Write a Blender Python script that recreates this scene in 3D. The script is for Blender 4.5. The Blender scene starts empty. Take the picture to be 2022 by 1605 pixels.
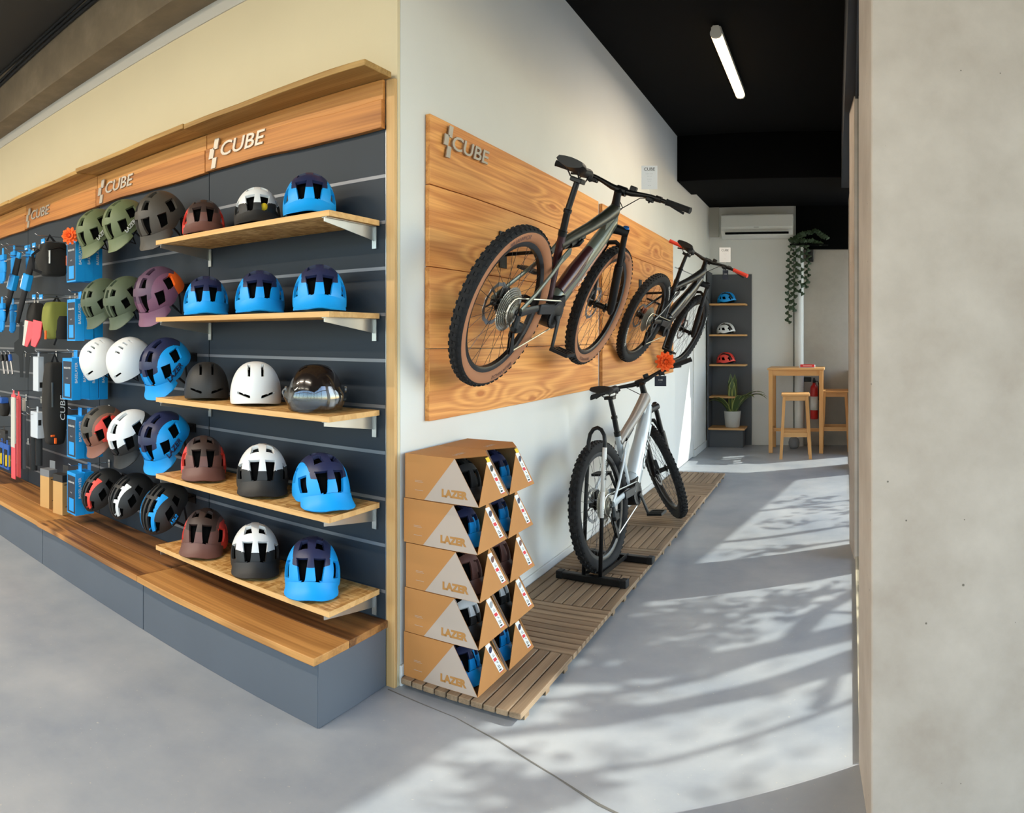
import bpy, bmesh, math, random
import numpy as np
from mathutils import Vector, Matrix, Euler

random.seed(7)
sc = bpy.context.scene
COL = sc.collection
PI = math.pi
R = math.radians

# ------------------------------------------------------------------ camera (phone panorama: upright cylinder)
EYE = 1.45
FPX, CPX, CPY = 1390.0, 1650.0, 665.0          # pixels per radian, azimuth zero, horizon (2022 x 1605 frame)
cam = bpy.data.cameras.new('panorama_camera')
cam.type = 'PANO'
cam.panorama_type = 'CENTRAL_CYLINDRICAL'
cam.central_cylindrical_radius = 1.0
cam.central_cylindrical_range_u_min = -CPX / FPX
cam.central_cylindrical_range_u_max = (2022 - CPX) / FPX
cam.central_cylindrical_range_v_min = -(1605 - CPY) / FPX
cam.central_cylindrical_range_v_max = CPY / FPX
cam.clip_start = 0.05
camo = bpy.data.objects.new('panorama_camera', cam)
camo.location = (0, 0, EYE)
camo.rotation_euler = (R(90), 0, 0)
COL.objects.link(camo)
sc.camera = camo

# ------------------------------------------------------------------ world, sun, exposure
SUN_EL = 36.0
SUN_D = Vector((-0.885, -0.466, -math.tan(R(SUN_EL)))).normalized()     # the way the light travels
w = bpy.data.worlds.new('world')
sc.world = w
w.use_nodes = True
nt = w.node_tree
nt.nodes.clear()
sky = nt.nodes.new('ShaderNodeTexSky')
sky.sky_type = 'NISHITA'
sky.sun_disc = False
sky.sun_elevation = R(SUN_EL)
sky.sun_rotation = math.atan2(0.885, 0.466)
sky.air_density = 1.0
sky.dust_density = 0.8
sky.ozone_density = 2.0
bg = nt.nodes.new('ShaderNodeBackground')
bg.inputs['Strength'].default_value = 0.85
wo = nt.nodes.new('ShaderNodeOutputWorld')
nt.links.new(sky.outputs[0], bg.inputs[0])
nt.links.new(bg.outputs[0], wo.inputs[0])
sl = bpy.data.lights.new('sun', 'SUN')
sl.energy = 6.4
sl.angle = R(0.5)
sl.color = (1.0, 0.96, 0.9)
so = bpy.data.objects.new('sun', sl)
so.rotation_euler = SUN_D.to_track_quat('-Z', 'Y').to_euler()
so.location = (20, 10, 16)
COL.objects.link(so)
sc.view_settings.view_transform = 'Standard'
sc.view_settings.look = 'None'
sc.view_settings.gamma = 1.0
sc.view_settings.use_curve_mapping = False
sc.view_settings.exposure = 0.10
sc.cycles.use_denoising = True
sc.cycles.max_bounces = 8
sc.cycles.diffuse_bounces = 5
sc.cycles.transparent_max_bounces = 16
sc.cycles.sample_clamp_indirect = 6.0
sc.cycles.caustics_reflective = False
sc.cycles.caustics_refractive = False


# ------------------------------------------------------------------ materials
MATS = {}


def srgb(c):
    if isinstance(c, str):
        c = tuple(int(c[i:i + 2], 16) / 255 for i in (0, 2, 4))
    return tuple((x / 12.92 if x <= 0.04045 else ((x + 0.055) / 1.055) ** 2.4) for x in c[:3]) + (1.0,)


def new_mat(name):
    m = bpy.data.materials.new(name)
    m.use_nodes = True
    MATS[name] = m
    return m, m.node_tree, m.node_tree.nodes['Principled BSDF']


def N(nt, t, **kw):
    n = nt.nodes.new(t)
    for k, v in kw.items():
        setattr(n, k, v)
    return n


def flat(name, col, rough=0.5, metal=0.0, spec=0.5, coat=0.0, bump=0.0, scale=200.0, var=0.0, vscale=8.0):
    """plain paint / plastic / metal with optional fine relief and faint mottling"""
    m, nt, b = new_mat(name)
    c = srgb(col)
    b.inputs['Base Color'].default_value = c
    b.inputs['Roughness'].default_value = rough
    b.inputs['Metallic'].default_value = metal
    b.inputs['Specular IOR Level'].default_value = spec
    b.inputs['Coat Weight'].default_value = coat
    tc = N(nt, 'ShaderNodeTexCoord')
    if bump:
        n = N(nt, 'ShaderNodeTexNoise')
        n.inputs['Scale'].default_value = scale
        n.inputs['Detail'].default_value = 3
        bp = N(nt, 'ShaderNodeBump')
        bp.inputs['Strength'].default_value = bump
        bp.inputs['Distance'].default_value = 0.002
        nt.links.new(tc.outputs['Object'], n.inputs['Vector'])
        nt.links.new(n.outputs[0], bp.inputs['Height'])
        nt.links.new(bp.outputs[0], b.inputs['Normal'])
    if var:
        n = N(nt, 'ShaderNodeTexNoise')
        n.inputs['Scale'].default_value = vscale
        n.inputs['Detail'].default_value = 4
        r = N(nt, 'ShaderNodeValToRGB')
        r.color_ramp.elements[0].position = 0.3
        r.color_ramp.elements[1].position = 0.7
        r.color_ramp.elements[0].color = tuple(x * (1 - var) for x in c[:3]) + (1,)
        r.color_ramp.elements[1].color = tuple(min(1, x * (1 + var)) for x in c[:3]) + (1,)
        nt.links.new(tc.outputs['Object'], n.inputs['Vector'])
        nt.links.new(n.outputs[0], r.inputs[0])
        nt.links.new(r.outputs[0], b.inputs['Base Color'])
    return m


def wood(name, light, dark, axis='X', scale=1.0, rough=0.5, bump=0.15, contrast=0.5, rings=7.0, knots=False):
    """grain runs along AXIS; rings wander; every object gets its own offset"""
    m, nt, b = new_mat(name)
    b.inputs['Roughness'].default_value = rough
    tc = N(nt, 'ShaderNodeTexCoord')
    oi = N(nt, 'ShaderNodeObjectInfo')
    mp = N(nt, 'ShaderNodeMapping')
    s = {'X': (0.5, 9, 9), 'Y': (9, 0.5, 9), 'Z': (9, 9, 0.5)}[axis]
    mp.inputs['Scale'].default_value = tuple(x * scale for x in s)
    mul = N(nt, 'ShaderNodeVectorMath', operation='SCALE')
    mul.inputs[0].default_value = (13.1, 7.7, 9.3)
    nt.links.new(oi.outputs['Random'], mul.inputs['Scale'])
    nt.links.new(mul.outputs[0], mp.inputs['Location'])
    nt.links.new(tc.outputs['Object'], mp.inputs['Vector'])
    n1 = N(nt, 'ShaderNodeTexNoise')
    n1.inputs['Scale'].default_value = 0.55
    n1.inputs['Detail'].default_value = 2.5
    n1.inputs['Distortion'].default_value = 0.6
    nt.links.new(mp.outputs[0], n1.inputs['Vector'])
    # growth rings: sine of the low noise
    mm = N(nt, 'ShaderNodeMath', operation='MULTIPLY')
    mm.inputs[1].default_value = rings * 6.28
    sn = N(nt, 'ShaderNodeMath', operation='SINE')
    nt.links.new(n1.outputs[0], mm.inputs[0])
    nt.links.new(mm.outputs[0], sn.inputs[0])
    # fibres
    mp2 = N(nt, 'ShaderNodeMapping')
    mp2.inputs['Scale'].default_value = tuple(x * scale * (14 if x > 1 else 2.5) for x in s)
    nt.links.new(tc.outputs['Object'], mp2.inputs['Vector'])
    n2 = N(nt, 'ShaderNodeTexNoise')
    n2.inputs['Scale'].default_value = 1.0
    n2.inputs['Detail'].default_value = 3
    nt.links.new(mp2.outputs[0], n2.inputs['Vector'])
    a1 = N(nt, 'ShaderNodeMath', operation='MULTIPLY_ADD')
    a1.inputs[1].default_value = 0.22 * contrast * 2
    a1.inputs[2].default_value = 0.5
    nt.links.new(sn.outputs[0], a1.inputs[0])
    a2 = N(nt, 'ShaderNodeMath', operation='MULTIPLY_ADD')
    a2.inputs[1].default_value = 0.7
    nt.links.new(n2.outputs[0], a2.inputs[0])
    a3 = N(nt, 'ShaderNodeMath', operation='SUBTRACT')
    a3.inputs[1].default_value = 0.35
    nt.links.new(a1.outputs[0], a2.inputs[2])
    nt.links.new(a2.outputs[0], a3.inputs[0])
    fac = a3.outputs[0]
    if knots:       # knots in the board's face; the rings bend round them
        sx = N(nt, 'ShaderNodeSeparateXYZ')
        nt.links.new(tc.outputs['Object'], sx.inputs[0])
        cb = N(nt, 'ShaderNodeCombineXYZ')
        for slot, ax, k_ in ((0, axis, 0.85), (1, knots, 2.7)):
            q = N(nt, 'ShaderNodeMath', operation='MULTIPLY_ADD')
            q.inputs[1].default_value = k_
            nt.links.new(sx.outputs['XYZ'.index(ax)], q.inputs[0])
            r_ = N(nt, 'ShaderNodeMath', operation='MULTIPLY')
            r_.inputs[1].default_value = 7.3 + 4.1 * slot
            nt.links.new(oi.outputs['Random'], r_.inputs[0])
            nt.links.new(r_.outputs[0], q.inputs[2])
            nt.links.new(q.outputs[0], cb.inputs[slot])
        v = N(nt, 'ShaderNodeTexVoronoi', voronoi_dimensions='2D')
        v.inputs['Scale'].default_value = 1.0
        nt.links.new(cb.outputs[0], v.inputs['Vector'])
        kr = N(nt, 'ShaderNodeMapRange')
        kr.inputs['From Min'].default_value = 0.02
        kr.inputs['From Max'].default_value = 0.055
        kr.inputs['To Min'].default_value = 0.6
        kr.inputs['To Max'].default_value = 0.0
        nt.links.new(v.outputs['Distance'], kr.inputs[0])
        bend = N(nt, 'ShaderNodeMapRange')
        bend.inputs['From Max'].default_value = 0.30
        bend.inputs['To Min'].default_value = 0.22
        bend.inputs['To Max'].default_value = 0.0
        bend.interpolation_type = 'SMOOTHSTEP'
        nt.links.new(v.outputs['Distance'], bend.inputs[0])
        ab = N(nt, 'ShaderNodeMath', operation='ADD')
        nt.links.new(n1.outputs[0], ab.inputs[0])
        nt.links.new(bend.outputs[0], ab.inputs[1])
        nt.links.new(ab.outputs[0], mm.inputs[0])
        ks = N(nt, 'ShaderNodeMath', operation='SUBTRACT')
        nt.links.new(a3.outputs[0], ks.inputs[0])
        nt.links.new(kr.outputs[0], ks.inputs[1])
        fac = ks.outputs[0]
    cr = N(nt, 'ShaderNodeValToRGB')
    L, D = srgb(light), srgb(dark)
    cr.color_ramp.elements[0].position = 0.12
    cr.color_ramp.elements[0].color = D
    cr.color_ramp.elements[1].position = 0.75
    cr.color_ramp.elements[1].color = L
    nt.links.new(fac, cr.inputs[0])
    # board to board tone
    hv = N(nt, 'ShaderNodeHueSaturation')
    rm = N(nt, 'ShaderNodeMapRange')
    rm.inputs['To Min'].default_value = 0.86
    rm.inputs['To Max'].default_value = 1.1
    nt.links.new(oi.outputs['Random'], rm.inputs[0])
    nt.links.new(rm.outputs[0], hv.inputs['Value'])
    nt.links.new(cr.outputs[0], hv.inputs['Color'])
    nt.links.new(hv.outputs[0], b.inputs['Base Color'])
    bp = N(nt, 'ShaderNodeBump')
    bp.inputs['Strength'].default_value = bump
    bp.inputs['Distance'].default_value = 0.002
    nt.links.new(a3.outputs[0], bp.inputs['Height'])
    nt.links.new(bp.outputs[0], b.inputs['Normal'])
    return m


def emit(name, col, strength):
    m, nt, b = new_mat(name)
    b.inputs['Base Color'].default_value = srgb(col)
    b.inputs['Emission Color'].default_value = srgb(col)
    b.inputs['Emission Strength'].default_value = strength
    return m


def glassy(name, tint, alpha_gloss=0.08, rough=0.02, deep='d8d8d8'):
    m, nt, b = new_mat(name)
    nt.nodes.remove(b)
    out = nt.nodes['Material Output']
    tr = N(nt, 'ShaderNodeBsdfTransparent')
    gm = N(nt, 'ShaderNodeMix', data_type='RGBA')      # the longer the way through the pane, the greener
    gm.inputs[6].default_value = srgb(tint)
    gm.inputs[7].default_value = srgb(deep)
    gl = N(nt, 'ShaderNodeBsdfGlossy')
    gl.inputs['Roughness'].default_value = rough
    lw = N(nt, 'ShaderNodeLayerWeight')
    pw = N(nt, 'ShaderNodeMath', operation='POWER')
    pw.inputs[1].default_value = 4.0
    fr = N(nt, 'ShaderNodeMath', operation='MULTIPLY_ADD')
    fr.inputs[1].default_value = 0.8
    fr.inputs[2].default_value = alpha_gloss * 0.5
    nt.links.new(lw.outputs['Facing'], pw.inputs[0])
    nt.links.new(pw.outputs[0], fr.inputs[0])
    nt.links.new(pw.outputs[0], gm.inputs[0])
    nt.links.new(gm.outputs[2], tr.inputs[0])
    mx = N(nt, 'ShaderNodeMixShader')
    nt.links.new(fr.outputs[0], mx.inputs[0])
    nt.links.new(tr.outputs[0], mx.inputs[1])
    nt.links.new(gl.outputs[0], mx.inputs[2])
    nt.links.new(mx.outputs[0], out.inputs[0])
    return m


# ------------------------------------------------------------------ mesh helpers
class MB:
    """collects shapes and links them as ONE mesh object"""

    def __init__(s):
        s.v, s.f, s.m = [], [], []
        s.k = 0

    def add(s, vs, fs, M=None, k=None):
        o = len(s.v)
        if M is not None:
            vs = [tuple(M @ Vector(v)) for v in vs]
        s.v += [tuple(v) for v in vs]
        s.f += [tuple(i + o for i in f) for f in fs]
        s.m += [s.k if k is None else k] * len(fs)
        return s

    def box(s, lo, hi, M=None, k=None, ch=0.0):
        x0, y0, z0 = lo
        x1, y1, z1 = hi
        if ch:
            c = ch
            prof = lambda z, i: [(x0 + i, y0 + c, z), (x0 + c, y0 + i, z), (x1 - c, y0 + i, z), (x1 - i, y0 + c, z),
                                 (x1 - i, y1 - c, z), (x1 - c, y1 - i, z), (x0 + c, y1 - i, z), (x0 + i, y1 - c, z)]
            vs = prof(z0, c * .999) + prof(z0 + c, 0) + prof(z1 - c, 0) + prof(z1, c * .999)
            fs = [tuple(range(7, -1, -1)), tuple(range(24, 32))]
            for r in range(3):
                for i in range(8):
                    j = (i + 1) % 8
                    fs.append((r * 8 + i, r * 8 + j, r * 8 + 8 + j, r * 8 + 8 + i))
            return s.add(vs, fs, M, k)
        vs = [(x0, y0, z0), (x1, y0, z0), (x1, y1, z0), (x0, y1, z0), (x0, y0, z1), (x1, y0, z1), (x1, y1, z1), (x0, y1, z1)]
        return s.add(vs, [(3, 2, 1, 0), (4, 5, 6, 7), (0, 1, 5, 4), (1, 2, 6, 5), (2, 3, 7, 6), (3, 0, 4, 7)], M, k)

    def tube(s, pts, r, n=8, closed=False, cap=True, ref=None, M=None, k=None):
        """sweep; r is a number, a list, or a list of (side, up) pairs"""
        P = [Vector(p) for p in pts]
        m = len(P)
        rr = r if isinstance(r, (list, tuple)) else [r] * m
        rings = []
        prev = None
        for i in range(m):
            if closed:
                t = P[(i + 1) % m] - P[i - 1]
            else:
                t = P[min(i + 1, m - 1)] - P[max(i - 1, 0)]
            t = t.normalized() if t.length > 1e-9 else Vector((0, 0, 1))
            if ref is not None:
                a = Vector(ref)
            elif prev is not None:
                a = prev
            else:
                a = Vector((0, 0, 1)) if abs(t.z) < 0.9 else Vector((1, 0, 0))
            a = a - t * a.dot(t)
            if a.length < 1e-6:
                a = t.orthogonal()
            a.normalize()
            prev = a
            b = t.cross(a)
            ra, rb = rr[i] if isinstance(rr[i], (list, tuple)) else (rr[i], rr[i])
            rings.append([P[i] + a * (ra * math.cos(2 * PI * j / n)) + b * (rb * math.sin(2 * PI * j / n)) for j in range(n)])
        vs = [v for q in rings for v in q]
        fs = []
        for i in range(m if closed else m - 1):
            i2 = (i + 1) % m
            for j in range(n):
                j2 = (j + 1) % n
                fs.append((i * n + j, i * n + j2, i2 * n + j2, i2 * n + j))
        if cap and not closed:
            fs.append(tuple(range(n - 1, -1, -1)))
            fs.append(tuple((m - 1) * n + j for j in range(n)))
        return s.add(vs, fs, M, k)

    def lathe(s, prof, n=24, axis='Z', M=None, k=None, closed=False):
        """prof: (radius, height) pairs"""
        vs, fs = [], []
        for (r, h) in prof:
            for j in range(n):
                a = 2 * PI * j / n
                x, y = r * math.cos(a), r * math.sin(a)
                vs.append({'Z': (x, y, h), 'Y': (x, h, y), 'X': (h, x, y)}[axis])
        m = len(prof)
        for i in range(m if closed else m - 1):
            i2 = (i + 1) % m
            for j in range(n):
                j2 = (j + 1) % n
                q = (i * n + j, i * n + j2, i2 * n + j2, i2 * n + j)
                fs.append(q if axis != 'Y' else q[::-1])
        if not closed:
            if prof[0][0] > 1e-6:
                fs.append(tuple(range(n - 1, -1, -1)))
            if prof[-1][0] > 1e-6:
                fs.append(tuple((m - 1) * n + j for j in range(n)))
        return s.add(vs, fs, M, k)

    def prism(s, poly, h0, h1, axis='Y', M=None, k=None):
        """extrude a 2D polygon: axis Y -> (x, z) polygon, X -> (y, z), Z -> (x, y)"""
        f = {'Y': lambda p, h: (p[0], h, p[1]), 'X': lambda p, h: (h, p[0], p[1]), 'Z': lambda p, h: (p[0], p[1], h)}[axis]
        n = len(poly)
        vs = [f(p, h0) for p in poly] + [f(p, h1) for p in poly]
        fs = [tuple(range(n)), tuple(range(2 * n - 1, n - 1, -1))]
        for i in range(n):
            j = (i + 1) % n
            fs.append((i, i + n, j + n, j))
        return s.add(vs, fs, M, k)

    def mesh(s, name, mats, smooth=None):
        me = bpy.data.meshes.new(name)
        me.from_pydata(s.v, [], s.f)
        mats = mats if isinstance(mats, (list, tuple)) else [mats]
        for m in mats:
            me.materials.append(MATS[m] if isinstance(m, str) else m)
        if len(mats) > 1:
            me.polygons.foreach_set('material_index', s.m)
        bm = bmesh.new()
        bm.from_mesh(me)
        bmesh.ops.recalc_face_normals(bm, faces=bm.faces)
        bm.to_mesh(me)
        bm.free()
        if smooth:
            me.polygons.foreach_set('use_smooth', [True] * len(me.polygons))
            if smooth is not True:
                me.set_sharp_from_angle(angle=R(smooth))
        return me

    def build(s, name, mats, parent=None, smooth=None, bevel=0.0, loc=None, rot=None):
        o = link(name, s.mesh(name, mats, smooth), parent, loc, rot)
        if bevel:
            b = o.modifiers.new('bevel', 'BEVEL')
            b.width = bevel
            b.segments = 2
            b.limit_method = 'ANGLE'
        return o


def link(name, data, parent=None, loc=None, rot=None, M=None):
    o = bpy.data.objects.new(name, data)
    COL.objects.link(o)
    if M is not None:
        o.matrix_local = M
    if loc is not None:
        o.location = loc
    if rot is not None:
        o.rotation_euler = rot
    if parent is not None:
        o.parent = parent
    return o


def tag(o, label=None, cat=None, group=None, kind=None):
    if label:
        o['label'] = label
    if cat:
        o['category'] = cat
    if group:
        o['group'] = group
    if kind:
        o['kind'] = kind
    return o


def thing(name, label, cat, loc=(0, 0, 0), rot=(0, 0, 0), group=None):
    o = bpy.data.objects.new(name, None)
    o.empty_display_size = 0.05
    COL.objects.link(o)
    o.location = loc
    o.rotation_euler = rot
    return tag(o, label, cat, group)


def struct(o):
    o['kind'] = 'structure'
    return o


def copy_tree(o, parent=None):
    c = o.copy()
    COL.objects.link(c)
    c.parent = parent
    for ch in o.children:
        copy_tree(ch, c)
    return c


def text_mesh(txt, size, depth=0.0, shear=0.0, sx=1.0, align='CENTER', bold=0.0):
    cu = bpy.data.curves.new('lettering', 'FONT')
    cu.body = txt
    cu.size = size
    cu.extrude = depth
    cu.shear = shear
    cu.offset = bold
    cu.align_x = align
    cu.align_y = 'CENTER'
    cu.resolution_u = 3
    o = bpy.data.objects.new('lettering', cu)
    COL.objects.link(o)
    dg = bpy.context.evaluated_depsgraph_get()
    me = bpy.data.meshes.new_from_object(o.evaluated_get(dg))
    bpy.data.objects.remove(o)
    bpy.data.curves.remove(cu)
    if sx != 1.0:
        me.transform(Matrix.Diagonal((sx, 1, 1, 1)))
    return me


TEXT_CACHE = {}


def letter(txt, size, mat, parent, M, depth=0.0006, shear=0.0, sx=1.0, align='CENTER', bold=0.0, name='lettering'):
    """flat print or raised letters; M places the XY text plane"""
    key = (txt, size, mat, depth, shear, sx, align, bold)
    if key not in TEXT_CACHE:
        me = text_mesh(txt, size, depth, shear, sx, align, bold)
        me.materials.clear()
        me.materials.append(MATS[mat])
        TEXT_CACHE[key] = me
    return link(name, TEXT_CACHE[key], parent, M=M)


def frame(origin, right, up):
    """matrix whose X is RIGHT, Y is UP, Z their cross product"""
    r = Vector(right).normalized()
    u = Vector(up)
    u = (u - r * u.dot(r)).normalized()
    n = r.cross(u)
    return Matrix(((r.x, u.x, n.x, origin[0]), (r.y, u.y, n.y, origin[1]), (r.z, u.z, n.z, origin[2]), (0, 0, 0, 1)))


def cube_emblem(size, depth=0.002):
    """the stepped emblem beside the shop lettering: three leaning blocks"""
    b = MB()
    s = size
    sh = 0.25
    for (x, y, w_, h_) in ((0.20, 0.46, 0.28, 0.44), (-0.12, 0.10, 0.30, 0.42), (0.04, -0.34, 0.28, 0.44)):
        q = [(x, y), (x + w_, y), (x + w_ + sh * h_, y + h_), (x + sh * h_, y + h_)]
        b.prism([((p[0] - 0.15) * s, (p[1] - 0.3) * s) for p in q], -depth, depth, 'Z')
    return b


# ------------------------------------------------------------------ palette
flat('aluminium', 'b9b9b6', 0.35, 0.9)
flat('chrome', 'c8c8c8', 0.18, 1.0)
flat('brushed_letter', 'b5aea2', 0.4, 0.6)
flat('slot_metal', '85868a', 0.5, 0.7)
flat('black_plastic', '101011', 0.5, spec=0.35)
flat('black_rubber', '0d0d0e', 0.8, bump=0.3, scale=300)
flat('black_metal', '0e0e0f', 0.42, 0.2, spec=0.4)
flat('black_cloth', '1d1d20', 0.9, bump=0.5, scale=600)
flat('foam', '050505', 0.9, spec=0.1)
flat('white_print', 'e8e8e4', 0.6)
flat('black_print', '151515', 0.6)
flat('red_print', 'd8323c', 0.6)
flat('yellow_print', 'e8c21c', 0.6)
flat('blue_print', '2a5aa8', 0.6)
flat('steel', '8f9092', 0.35, 0.9)
flat('chain_steel', 'c4c0b4', 0.3, 0.9)
# ================================================================== ROOM
YL = 2.35          # face of the slatwall / left wall
XR = -1.70         # face of the long wall on the right of the corner
YB = 9.40          # back wall
ZC = 3.62          # ceiling
XL = -8.6
XE, YF = 3.4, -5.0

# floor: painted grey concrete
m, nt, b = new_mat('floor_paint')
tc = N(nt, 'ShaderNodeTexCoord')
n1 = N(nt, 'ShaderNodeTexNoise')
n1.inputs['Scale'].default_value = 1.6
n1.inputs['Detail'].default_value = 9
n1.inputs['Roughness'].default_value = 0.6
r1 = N(nt, 'ShaderNodeValToRGB')
r1.color_ramp.elements[0].position = 0.3
r1.color_ramp.elements[0].color = srgb('888f98')
r1.color_ramp.elements[1].position = 0.72
r1.color_ramp.elements[1].color = srgb('aeb0b1')
nt.links.new(tc.outputs['Object'], n1.inputs['Vector'])
nt.links.new(n1.outputs[0], r1.inputs[0])
n2 = N(nt, 'ShaderNodeTexNoise')
n2.inputs['Scale'].default_value = 70
n2.inputs['Detail'].default_value = 2
r2 = N(nt, 'ShaderNodeValToRGB')
r2.color_ramp.elements[0].position = 0.70
r2.color_ramp.elements[0].color = (0, 0, 0, 1)
r2.color_ramp.elements[1].position = 0.76
r2.color_ramp.elements[1].color = (1, 1, 1, 1)
nt.links.new(tc.outputs['Object'], n2.inputs['Vector'])
nt.links.new(n2.outputs[0], r2.inputs[0])
mx = N(nt, 'ShaderNodeMix', data_type='RGBA')
mx.inputs[7].default_value = srgb('b9b7ae')
nt.links.new(r2.outputs[0], mx.inputs[0])
nt.links.new(r1.outputs[0], mx.inputs[6])
nt.links.new(mx.outputs[2], b.inputs['Base Color'])
n3 = N(nt, 'ShaderNodeTexNoise')
n3.inputs['Scale'].default_value = 5
n3.inputs['Detail'].default_value = 5
r3 = N(nt, 'ShaderNodeMapRange')
r3.inputs['To Min'].default_value = 0.26
r3.inputs['To Max'].default_value = 0.52
nt.links.new(tc.outputs['Object'], n3.inputs['Vector'])
nt.links.new(n3.outputs[0], r3.inputs[0])
nt.links.new(r3.outputs[0], b.inputs['Roughness'])
bp = N(nt, 'ShaderNodeBump')
bp.inputs['Strength'].default_value = 0.12
bp.inputs['Distance'].default_value = 0.004
nt.links.new(n3.outputs[0], bp.inputs['Height'])
nt.links.new(bp.outputs[0], b.inputs['Normal'])


def concrete(name, a, c, d, pits=True, sc_=1.0):
    m, nt, b = new_mat(name)
    b.inputs['Roughness'].default_value = 0.8
    tc = N(nt, 'ShaderNodeTexCoord')
    n = N(nt, 'ShaderNodeTexNoise')
    n.inputs['Scale'].default_value = 3.4 * sc_
    n.inputs['Detail'].default_value = 7
    n.inputs['Roughness'].default_value = 0.62
    r = N(nt, 'ShaderNodeValToRGB')
    r.color_ramp.elements[0].position = 0.25
    r.color_ramp.elements[0].color = srgb(a)
    r.color_ramp.elements[1].position = 0.75
    r.color_ramp.elements[1].color = srgb(c)
    e = r.color_ramp.elements.new(0.5)
    e.color = srgb(d)
    nt.links.new(tc.outputs['Object'], n.inputs['Vector'])
    nt.links.new(n.outputs[0], r.inputs[0])
    src = r.outputs[0]
    bp = N(nt, 'ShaderNodeBump')
    bp.inputs['Strength'].default_value = 0.25
    bp.inputs['Distance'].default_value = 0.006
    nt.links.new(n.outputs[0], bp.inputs['Height'])
    if pits:
        v = N(nt, 'ShaderNodeTexVoronoi')
        v.inputs['Scale'].default_value = 19 * sc_
        v.inputs['Randomness'].default_value = 1.0
        vs = N(nt, 'ShaderNodeSeparateColor')
        nt.links.new(v.outputs['Color'], vs.inputs[0])
        th = N(nt, 'ShaderNodeMapRange')        # pit size differs from cell to cell, most have none
        th.inputs['From Min'].default_value = 0.62
        th.inputs['To Max'].default_value = 0.10
        nt.links.new(vs.outputs[0], th.inputs[0])
        lt = N(nt, 'ShaderNodeMath', operation='LESS_THAN')
        nt.links.new(v.outputs['Distance'], lt.inputs[0])
        nt.links.new(th.outputs[0], lt.inputs[1])
        nt.links.new(tc.outputs['Object'], v.inputs['Vector'])
        mx = N(nt, 'ShaderNodeMix', data_type='RGBA')
        mx.inputs[7].default_value = srgb('6e6558')
        nt.links.new(lt.outputs[0], mx.inputs[0])
        nt.links.new(src, mx.inputs[6])
        src = mx.outputs[2]
    nt.links.new(src, b.inputs['Base Color'])
    nt.links.new(bp.outputs[0], b.inputs['Normal'])
    return m


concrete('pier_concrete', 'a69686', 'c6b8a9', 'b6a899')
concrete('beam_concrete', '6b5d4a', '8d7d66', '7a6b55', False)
concrete('back_concrete', 'a0968a', 'b8afa2', 'ada497', False, 0.6)
flat('wall_white', 'dcdbd6', 0.85, bump=0.15, scale=90, var=0.03, vscale=1.5)
flat('wall_cream', 'dccdaa', 0.85, bump=0.15, scale=90, var=0.03, vscale=1.5)
flat('wall_grey_band', 'c6c2b8', 0.85)
flat('ceiling_black', '080807', 0.95, spec=0.15, bump=0.2, scale=60)
flat('beam_black', '060606', 0.95, spec=0.1)
flat('beam_charcoal', '2a2a2c', 0.85)
flat('ceiling_dark', '39342d', 0.9)
flat('door_white', 'd9d9d6', 0.5)
flat('skirting_white', 'd6d6d3', 0.5)
flat('joint_dark', '6a6862', 0.9)
flat('facade_frame', 'b7ac92', 0.6)
glassy('pane_glass', 'f7faf8', deep='12403a')
flat('pane_edge', '1f4a44', 0.15)

o = struct(MB().box((XL, YF, -0.12), (XE, YB + 0.2, 0)).build('floor', 'floor_paint'))

# saw-cut joint that crosses the floor from the wall corner
fj = MB()
pts = [(-1.72, 2.33), (-1.38, 2.30), (-1.16, 2.24), (-0.90, 2.14), (-0.72, 2.06), (-0.50, 1.99), (-0.2, 1.90)]
fj.tube([(x, y, 0.0008) for x, y in pts], [(0.0008, 0.0035), (0.0008, 0.002), (0.0008, 0.004), (0.0008, 0.003), (0.0008, 0.006), (0.0008, 0.003), (0.0008, 0.003)], 6, ref=(0, 0, 1))
struct(fj.build('trim_1', 'joint_dark'))

# left wall behind the slatwall, grey band above it, concrete beam on top
struct(MB().box((XL, YL + 0.02, 0), (XR - 0.001, YL + 0.039, 3.14)).build('wall_left', 'wall_cream'))
struct(MB().box((XL, YL + 0.012, 3.14), (XR - 0.001, YL + 0.039, 3.22)).build('trim_2', 'wall_grey_band'))
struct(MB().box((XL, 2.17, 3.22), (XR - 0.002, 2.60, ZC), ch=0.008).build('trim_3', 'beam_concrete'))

# long wall with the bikes: with a door opening
DY0, DY1, DZ = 7.32, 8.33, 2.2
wr = MB()
wr.box((XR - 0.2, YL + 0.04, 0), (XR, DY0, ZC))
wr.box((XR - 0.2, DY1, 0), (XR, YB, ZC))
wr.box((XR - 0.2, DY0, DZ), (XR, DY1, ZC))
struct(wr.build('wall_right', 'wall_white'))
dr = struct(thing('door_1', None, None))
MB().box((XR - 0.06, DY0 + 0.006, 0.006), (XR - 0.012, DY1 - 0.006, DZ - 0.006)).build('door_leaf', 'door_white', dr, bevel=0.002)
bb = MB().box((XR, YL + 0.03, 0), (XR + 0.014, DY0, 0.085)).box((XR, DY1, 0), (XR + 0.014, YB - 0.01, 0.085))
struct(bb.build('baseboard_right', 'skirting_white', bevel=0.003))

# back wall: white part with a recessed bay above, concrete part with black bulkhead
struct(MB().box((XR - 0.2, YB, 0), (-0.53, YB + 0.2, 3.25)).build('wall_back', 'wall_white'))
struct(MB().box((-0.53, YB + 0.03, 0), (0.6, YB + 0.23, 2.62)).build('wall_back_concrete', 'back_concrete'))
struct(MB().box((-0.53, YB - 0.03, 2.62), (0.6, YB + 0.23, ZC)).build('trim_4', 'beam_black'))
struct(MB().box((XR, YB - 0.02, 2.80), (-1.57, YB, 3.2)).build('trim_5', 'wall_grey_band'))

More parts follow.
